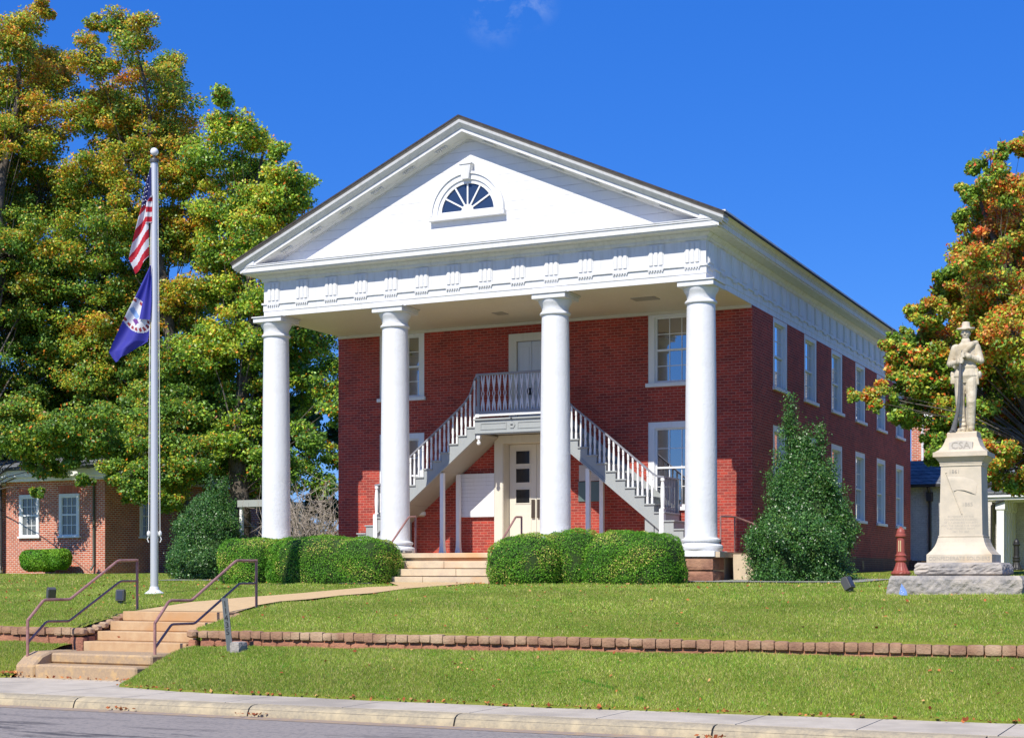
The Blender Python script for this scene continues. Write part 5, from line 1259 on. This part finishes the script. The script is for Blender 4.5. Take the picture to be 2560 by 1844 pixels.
tree('maple_tree', 'red and orange maple at the right edge behind the monument', 'tree', (bD.x, bD.y, zl(bD.x, bD.y)), .45, blobs([(q[0], q[1], q[2], max(.05, q[3]-.24), *q[4:]) for q in D_S], 39.5, 4, 1.1), 205, .048, PR, 'autumn maples', seed=14, rag=.33, kf=1.45, hotc=(.72, .11, .02), hotp=.34)
# darker trees filling the gap behind, and the bare thicket
E_S = [(430, 900, 90, .1), (520, 980, 90, .05), (640, 960, 70, .1), (430, 1050, 80, .05), (330, 1060, 60, .02), (600, 1090, 55, .05), (690, 900, 50, .1), (735, 960, 40, .05), (700, 1120, 42, .05), (655, 1150, 42, .05), (745, 1125, 38, .05), (600, 1150, 42, .05), (560, 1170, 40, .05), (745, 1190, 30, .05), (690, 1190, 36, .05)]
bE = atD(520, 1425, 72)
tree('dark_tree', 'dark green tree deep behind the left holly', 'tree', (bE.x, bE.y, -.3), .35, blobs(E_S, 72, 5), 60, .12, [(.05, .12, .02), (.08, .17, .03), (.12, .2, .03)], None, seed=15, bright=1.)
def thicket(name, label, base, n, h, w_, seed):
    rd = random.Random(seed); e = empty(name, base, label, 'shrub'); b = MB()
    for i in range(n):
        x = base[0]+rd.gauss(0, w_*.35); y = base[1]+rd.uniform(-1, 1); p = Vector((x, y, base[2])); d = Vector((rd.gauss(0, .35), rd.gauss(0, .2), 1)).normalized()
        L = h*rd.uniform(.5, 1.05); pts = [p]
        for k in range(5): p = p+d*L/5; d = (d+Vector((rd.gauss(0, .22), rd.gauss(0, .2), rd.gauss(-.08, .12)))).normalized(); pts.append(p)
        b.tube(pts, [.035, .028, .02, .014, .009, .004], 4)
        for k in range(7):
            s = pts[rd.randint(1, 5)]; dd = Vector((rd.gauss(0, 1), rd.gauss(0, .6), rd.gauss(.2, .7))).normalized(); l = rd.uniform(.3, 1.0)
            b.tube([s, s+dd*l*.5, s+dd*l+Vector((0, 0, rd.uniform(-.2, .15)))], [.012, .008, .003], 3)
    b.build('twigs', M['twig'], e); return e
bT = atD(790, 1420, 57)
thicket('bare_shrub', 'leafless grey brown thicket seen between the left column and the brick wall', (bT.x, bT.y, -.4), 130, 3.6, 2.6, 3)
bT = atD(700, 1420, 64); thicket('bare_shrub', 'brown leafless thicket under the small grey canopy', (bT.x-1, bT.y, -.4), 120, 2.3, 3.2, 4)

def bushmesh(name, label, cat, group, shells, n, size, pal, m, seed, nrmk=1.2, yellow=.0, depth=.06, core=None):
    """shells: list of superellipsoids (centre, radii, power); leaves just under their skin, cut where they overlap"""
    r = np.random.default_rng(seed)
    c0 = shells[0][0]; base = (c0[0], c0[1], c0[2]-shells[0][1][2])
    e = empty(name, base, label, cat, group)
    Ps, Ns = [], []
    area = [s[1][0]*s[1][2]+s[1][1]*s[1][2] for s in shells]
    for (c, R, pw), a in zip(shells, area):
        k = int(n*a/sum(area)); d = r.normal(size=(k, 3)); d /= np.linalg.norm(d, axis=1, keepdims=True)
        rad = (np.abs(d[:, 0])**pw+np.abs(d[:, 1])**pw+np.abs(d[:, 2])**pw)**(-1/pw)
        p = d*rad[:, None]
        ph = 1+.055*np.sin(p[:, 0]*4+seed)*np.cos(p[:, 2]*3+seed*2)+.035*np.sin(p[:, 1]*7+p[:, 0]*3+seed)+.02*np.sin(p[:, 0]*13+seed)*np.sin(p[:, 2]*9)+.05*r.random(k)**14
        w1 = p*ph[:, None]*(1-depth*r.random(k)[:, None]**2); nn = np.sign(p)*np.abs(p)**(pw-1)/np.array(R); nn /= np.linalg.norm(nn, axis=1, keepdims=True)
        P = w1*np.array(R)+np.array(c); keep = np.ones(k, bool)
        for (c2, R2, pw2) in shells:
            if c2 is c: continue
            q = (P-np.array(c2))/np.array(R2); keep &= (np.abs(q)**pw2).sum(1) > .88
        Ps.append(P[keep]); Ns.append(nn[keep])
    P = np.vstack(Ps); Nn = np.vstack(Ns)
    ok = P[:, 2] > base[2]-.05; P = P[ok]; Nn = Nn[ok]
    V, F = leafquads(P, np.full(len(P), size), Nn*nrmk, .8, .5, r=r)
    pal = np.array(pal); nzv = .5+.5*np.sin(P[:, 0]*3.1+1.3*np.sin(P[:, 2]*4.3+seed))*np.cos(P[:, 2]*3.7+P[:, 1]*2.1+seed)
    t = np.clip(nzv*.5+r.random(len(P))*.5, 0, .999)*(len(pal)-1); i0 = t.astype(int); f = (t-i0)[:, None]; col = pal[i0]*(1-f)+pal[i0+1]*f
    if yellow:
        yy = r.random(len(P)) < yellow*np.clip((nzv-.45)*3, .05, 1)*(.4+.9*np.clip((P[:, 2]-base[2])/1.1, 0, 1)); col[yy] = np.array([.66, .58, .15])*(.7+.6*r.random((yy.sum(), 1)))
    npmesh('foliage', V, F, m, e, np.repeat(col, 4, 0))
    b = MB()
    for (c, R, pw) in shells:
        k0 = len(b.v); seg, rg = 28, 16
        for j in range(rg+1):
            for i in range(seg):
                th, ph = math.pi*j/rg, 2*math.pi*i/seg; d = np.array([math.sin(th)*math.cos(ph), math.sin(th)*math.sin(ph), math.cos(th)]); rad = (np.abs(d)**pw).sum()**(-1/pw)*.93
                b.v.append(tuple(np.array(c)+d*rad*np.array(R)))
        for j in range(rg):
            for i in range(seg): q = (i+1) % seg; b.f.append((k0+j*seg+i, k0+(j+1)*seg+i, k0+(j+1)*seg+q, k0+j*seg+q)); b.m.append(0)
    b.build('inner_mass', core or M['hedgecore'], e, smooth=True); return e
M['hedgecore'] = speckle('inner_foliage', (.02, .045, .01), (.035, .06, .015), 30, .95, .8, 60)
HP = [(.045, .16, .014), (.11, .32, .022), (.20, .42, .03), (.32, .48, .045)]
def hz(x, y): return zl(x, y)
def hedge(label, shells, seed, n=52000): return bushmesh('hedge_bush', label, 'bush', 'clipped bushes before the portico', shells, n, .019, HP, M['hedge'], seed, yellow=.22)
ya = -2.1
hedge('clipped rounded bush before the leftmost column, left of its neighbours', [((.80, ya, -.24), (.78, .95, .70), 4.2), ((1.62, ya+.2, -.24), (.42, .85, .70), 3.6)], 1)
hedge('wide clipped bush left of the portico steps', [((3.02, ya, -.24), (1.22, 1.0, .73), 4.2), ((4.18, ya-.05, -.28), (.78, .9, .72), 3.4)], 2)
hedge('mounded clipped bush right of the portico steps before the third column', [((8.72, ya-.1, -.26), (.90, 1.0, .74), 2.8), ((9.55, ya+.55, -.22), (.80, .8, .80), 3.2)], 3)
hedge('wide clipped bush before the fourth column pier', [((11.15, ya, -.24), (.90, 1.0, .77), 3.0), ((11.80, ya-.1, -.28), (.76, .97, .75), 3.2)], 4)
bush_h = bushmesh('shrub', 'round green shrub under the annex windows', 'shrub', 'annex shrubs', [((-16.7, 9.0, .05), (.85, .6, .42), 2.6), ((-15.95, 9.1, .10), (.50, .5, .40), 2.4)], 16000, .035, HP, M['hedge'], 5)
bushmesh('shrub', 'shrub cut by the left edge beside the annex column', 'shrub', 'annex shrubs', [((-20.1, 8.6, .0), (.75, .6, .40), 2.6)], 9000, .035, HP, M['hedge'], 6)

def holly(name, label, base, h, wmax, shoots, n, seed, size=.030, prof=None):
    """pyramidal evergreen: stem, side twigs, glossy leaves in tufts, ragged leader shoots"""
    r = np.random.default_rng(seed); rd = random.Random(seed); e = empty(name, base, label, 'shrub', 'holly bushes'); B0 = Vector(base)
    prof = prof or [(0, .78), (.08, .95), (.2, 1.0), (.33, .95), (.48, .78), (.62, .58), (.74, .44), (.84, .28), (.92, .13), (1, .03)]
    b = MB(); b.tube([B0-Vector((0, 0, .1)), B0+Vector((.05, 0, h*.5)), B0+Vector((0, 0, h*.9))], [.07, .045, .01], 7); b.build('stem', M['bark'], e)
    T = []
    for i in range(n//22):
        u = rd.random(); u = 1-(1-u)**.75 if False else u
        z = u; w_ = lerpy(prof, z)*wmax*(1+.12*math.sin(z*17+seed)); a = rd.uniform(0, 2*math.pi); w_ *= 1+.16*math.sin(a*3+z*9+seed)+.10*math.sin(a*7+z*23); rr = w_*rd.uniform(.62, 1.04)**.7
        if rd.random() > w_/wmax+.15: continue
        T.append((B0.x+rr*math.cos(a), B0.y+rr*math.sin(a), B0.z+z*h, math.cos(a), math.sin(a)))
    for (dx, z0, z1) in shoots:
        for k in range(int((z1-z0)*26)):
            z = z0+(z1-z0)*k/((z1-z0)*26); T.append((B0.x+dx+rd.gauss(0, .045), B0.y+rd.gauss(0, .045), B0.z+z, rd.gauss(0, 1), rd.gauss(0, 1)))
        b = MB(); b.tube([B0+Vector((dx*.6, 0, z0*.7)), B0+Vector((dx, 0, z1))], [.02, .006], 5); b.build('leader', M['bark'], e)
    T = np.array(T); k = 26; idx = np.repeat(np.arange(len(T)), k)
    o = r.normal(size=(len(idx), 3))*np.array([.075, .075, .075]); P = T[idx, :3]+o
    Nn = np.stack([T[idx, 3]*.8, T[idx, 4]*.8-.1, np.full(len(idx), .45)], 1)
    V, F = leafquads(P, np.full(len(P), size), Nn, .9, .48, r=r)
    pal = np.array([(.025, .09, .018), (.055, .165, .028), (.12, .26, .045)]); t = r.random(len(P))*1.99; i0 = t.astype(int); f = (t-i0)[:, None]; col = pal[i0]*(1-f)+pal[i0+1]*f
    lt = r.random(len(T)) < .05; m_ = lt[idx]; col[m_] = np.array([.13, .23, .04])
    npmesh('foliage', V, F, M['holly'], e, np.repeat(col, 4, 0))
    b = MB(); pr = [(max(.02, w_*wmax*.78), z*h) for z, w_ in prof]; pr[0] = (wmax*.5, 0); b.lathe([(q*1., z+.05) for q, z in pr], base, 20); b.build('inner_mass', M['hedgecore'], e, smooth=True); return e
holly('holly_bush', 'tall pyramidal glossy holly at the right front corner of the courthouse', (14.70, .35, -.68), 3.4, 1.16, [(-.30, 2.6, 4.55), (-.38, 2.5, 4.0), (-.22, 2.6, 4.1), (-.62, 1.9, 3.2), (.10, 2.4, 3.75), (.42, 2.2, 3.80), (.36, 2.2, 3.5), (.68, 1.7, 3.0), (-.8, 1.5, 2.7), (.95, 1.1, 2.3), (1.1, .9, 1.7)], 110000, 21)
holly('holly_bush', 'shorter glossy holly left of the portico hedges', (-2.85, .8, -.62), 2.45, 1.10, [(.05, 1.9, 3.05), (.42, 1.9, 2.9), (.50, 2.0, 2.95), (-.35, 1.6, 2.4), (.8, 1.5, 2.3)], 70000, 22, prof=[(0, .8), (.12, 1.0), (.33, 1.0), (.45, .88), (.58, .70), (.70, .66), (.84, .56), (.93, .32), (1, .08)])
# gravel and mulch beds under the bushes
def bed(name, pts, m, dz=.012):
    V = []; 
    for x, y in pts: V.append((x, y, zl(x, y)+dz))
    me = bpy.data.meshes.new(name); me.from_pydata(V, [], [tuple(range(len(V)))]); me.materials.append(m); o = bpy.data.objects.new(name, me); COL.objects.link(o); return o
for P in ([(-3.6, -.9), (-.4, -.9), (-.4, 1.4), (-3.6, 1.6)], [(3.9, -3.1), (4.8, -3.1), (4.8, -1.2), (3.9, -1.2)], [(12.0, -1.2), (16.4, -1.4), (16.6, 1.6), (12.6, 1.6)]):
    o = bed('gravel_bed', P, M['gravel'], .03); o['kind'] = 'structure'

# ---- grass
def blades(name, n, sampler, zf, h, wd, seed, label):
    r = np.random.default_rng(seed); X, Y = sampler(r, n); Z = np.array([zf(x, y) for x, y in zip(X, Y)]); n = len(X)
    patch = .5+.5*np.sin(X*1.3+np.sin(Y*.9)*2)*np.cos(Y*1.1+X*.35)+.25*np.sin(X*4.1+Y*3.3)
    hh = h*(.5+.9*r.random(n))*(.8+.35*patch); a = r.random(n)*2*np.pi; ln = 1.1*hh*r.random(n); w2 = wd*(.6+.8*r.random(n))
    th = PSI-.15+r.normal(size=n)*.9
    p0 = np.stack([X-np.cos(th)*w2, Y-np.sin(th)*w2, Z-.005], 1); p1 = np.stack([X+np.cos(th)*w2, Y+np.sin(th)*w2, Z-.005], 1); p2 = np.stack([X+np.cos(a)*ln, Y+np.sin(a)*ln, Z+hh], 1)
    V = np.stack([p0, p1, p2], 1).reshape(-1, 3); F = np.arange(3*n).reshape(n, 3)
    g1, g2, g3, st_ = (np.array(c) for c in ((.21, .33, .032), (.36, .44, .062), (.11, .36, .03), (.58, .52, .20)))
    t = np.clip(patch*.6+r.random(n)*.5-.1, 0, 1)[:, None]; col = g1*(1-t)+g2*t; m_ = r.random(n) < .10; col[m_] = g3; m_ = r.random(n) < .13+.12*np.clip(patch, 0, 1); col[m_] = st_
    big = np.sin(X*.55+1.7*np.sin(Y*.8+X*.2))*np.cos(Y*1.7+.6*np.sin(X*.9)); col *= (1+.16*big)[:, None]; wd_ = np.sin(X*4.9+3*np.sin(Y*3.9))*np.sin(Y*6.7+2*np.sin(X*2.3))*np.sin(X*.7+Y) > .90; col[wd_] = np.array([.11, .31, .025])*(.8+.4*r.random((wd_.sum(), 1)))
    col *= (.7+.6*r.random((n, 1)))
    o = npmesh(name, V, F, M['blade'], None, np.repeat(col, 3, 0), size=3); tag(o, label, 'grass', kind='stuff'); return o
def visible_x(y, pad=.6):
    # the strip of x the camera can see at this y
    out_ = []
    for u in (0, 2560):
        d = ray(u, HOR); t = (y-CAM.y)/d.y; out_.append(CAM.x+d.x*t)
    return out_[0]-pad, out_[1]+pad
def samp(ylo, yhi, block, pw=1.0):
    def f(r, n):
        Y = ylo+(yhi-ylo)*r.random(n)**pw; lo = np.array([visible_x(y)[0] for y in (ylo, yhi)]); hi = np.array([visible_x(y)[1] for y in (ylo, yhi)])
        t = (Y-ylo)/(yhi-ylo); L = lo[0]+(lo[1]-lo[0])*t; Hh = hi[0]+(hi[1]-hi[0])*t; X = L+(Hh-L)*r.random(n)
        k = np.array([not block(x, y) for x, y in zip(X, Y)]); return X[k], Y[k]
    return f
def blk_up(x, y):
    if SX0-.1 < x < SX1+.1 and y < -12.4: return True
    if -.6 < x < 12.95 and y > -.5: return True
    if 4.3 < x < 8.0 and y > -2.3: return True
    if y < -2 and 0 < x < 11 and inpath(x, y): return True
    if abs(x-MX) < 1.08 and abs(y-MY) < 1.08: return True
    return False
blades('lawn_grass', 260000, samp(-13.83, -6, blk_up, 1.2), lawnz, .032, .0048, 41, 'short green lawn above the low stone wall with straw coloured blades')
blades('lawn_grass_far', 90000, samp(-6, 9, blk_up, 1.4), lawnz, .04, .008, 42, 'short green lawn reaching back round the courthouse')
def blk_lo(x, y):
    if 5.1 < x < SX1+.16: return True
    if x < 5.1: return x > 5.02 or y < yel(x)+.02
    if x > SX1 and y < ye(x)+.0: return True
    return False
blades('bank_grass', 260000, samp(-17.1, -13.97, blk_lo), lambda x, y: (zb(x, y) if x > 6 else zbl(x, y))+hsh(x*1.3, y)*.7, .036, .0042, 43, 'rough grass on the sloping bank between pavement and stone wall')
# fallen leaves
def litter():
    r = np.random.default_rng(5); X = []; 
    for i in range(680):
        y = -17+r.random()**.8*18; a, c = visible_x(y, 0); x = a+(c-a)*r.random()
        z = (zb(x, y) if x > 7.7 else -2.1) if y < -13.95 else lawnz(x, y)
        if y < -13.95 and x < 7.9: continue
        if blk_up(x, y) and y > -13.9: continue
        X.append((x, y, z+.035+.02*r.random()))
    for i in range(300):     # drift along the pavement edge and foot of steps
        x = 5+20*r.random(); X.append((x, ye(x)-.02+r.normal()*.05 if x > 7.9 else -15.42+r.normal()*.07, -2.215+.03*r.random()))
    for cx_, cy_ in ((5.0, -15.5), (4.9, -15.3), (9.9, -18.37), (12.0, -18.36), (18.5, -18.37), (4.4, -2.4), (7.6, -3.0)):
        for i in range(40 if cy_ > -17 else 14): x = cx_+r.normal()*.16; y = cy_+r.normal()*.04; X.append((x, y, (zl(x, y) if y > -13 else (-2.17 if y > -17 else -2.38))+.02+.02*r.random()))
    P = np.array(X); V, F = leafquads(P, np.full(len(P), .030), np.tile([0, -.2, 1.], (len(P), 1)), .5, .7, r=r)
    pal = np.array([(.40, .12, .04), (.50, .20, .06), (.30, .08, .03), (.55, .32, .12)]); col = pal[r.integers(0, 4, len(P))]
    o = npmesh('fallen_leaves', V, F, M['dead'], None, np.repeat(col, 4, 0)); tag(o, 'scattered fallen orange leaves on the grass and along the pavement edge', 'leaves', kind='stuff')
litter()
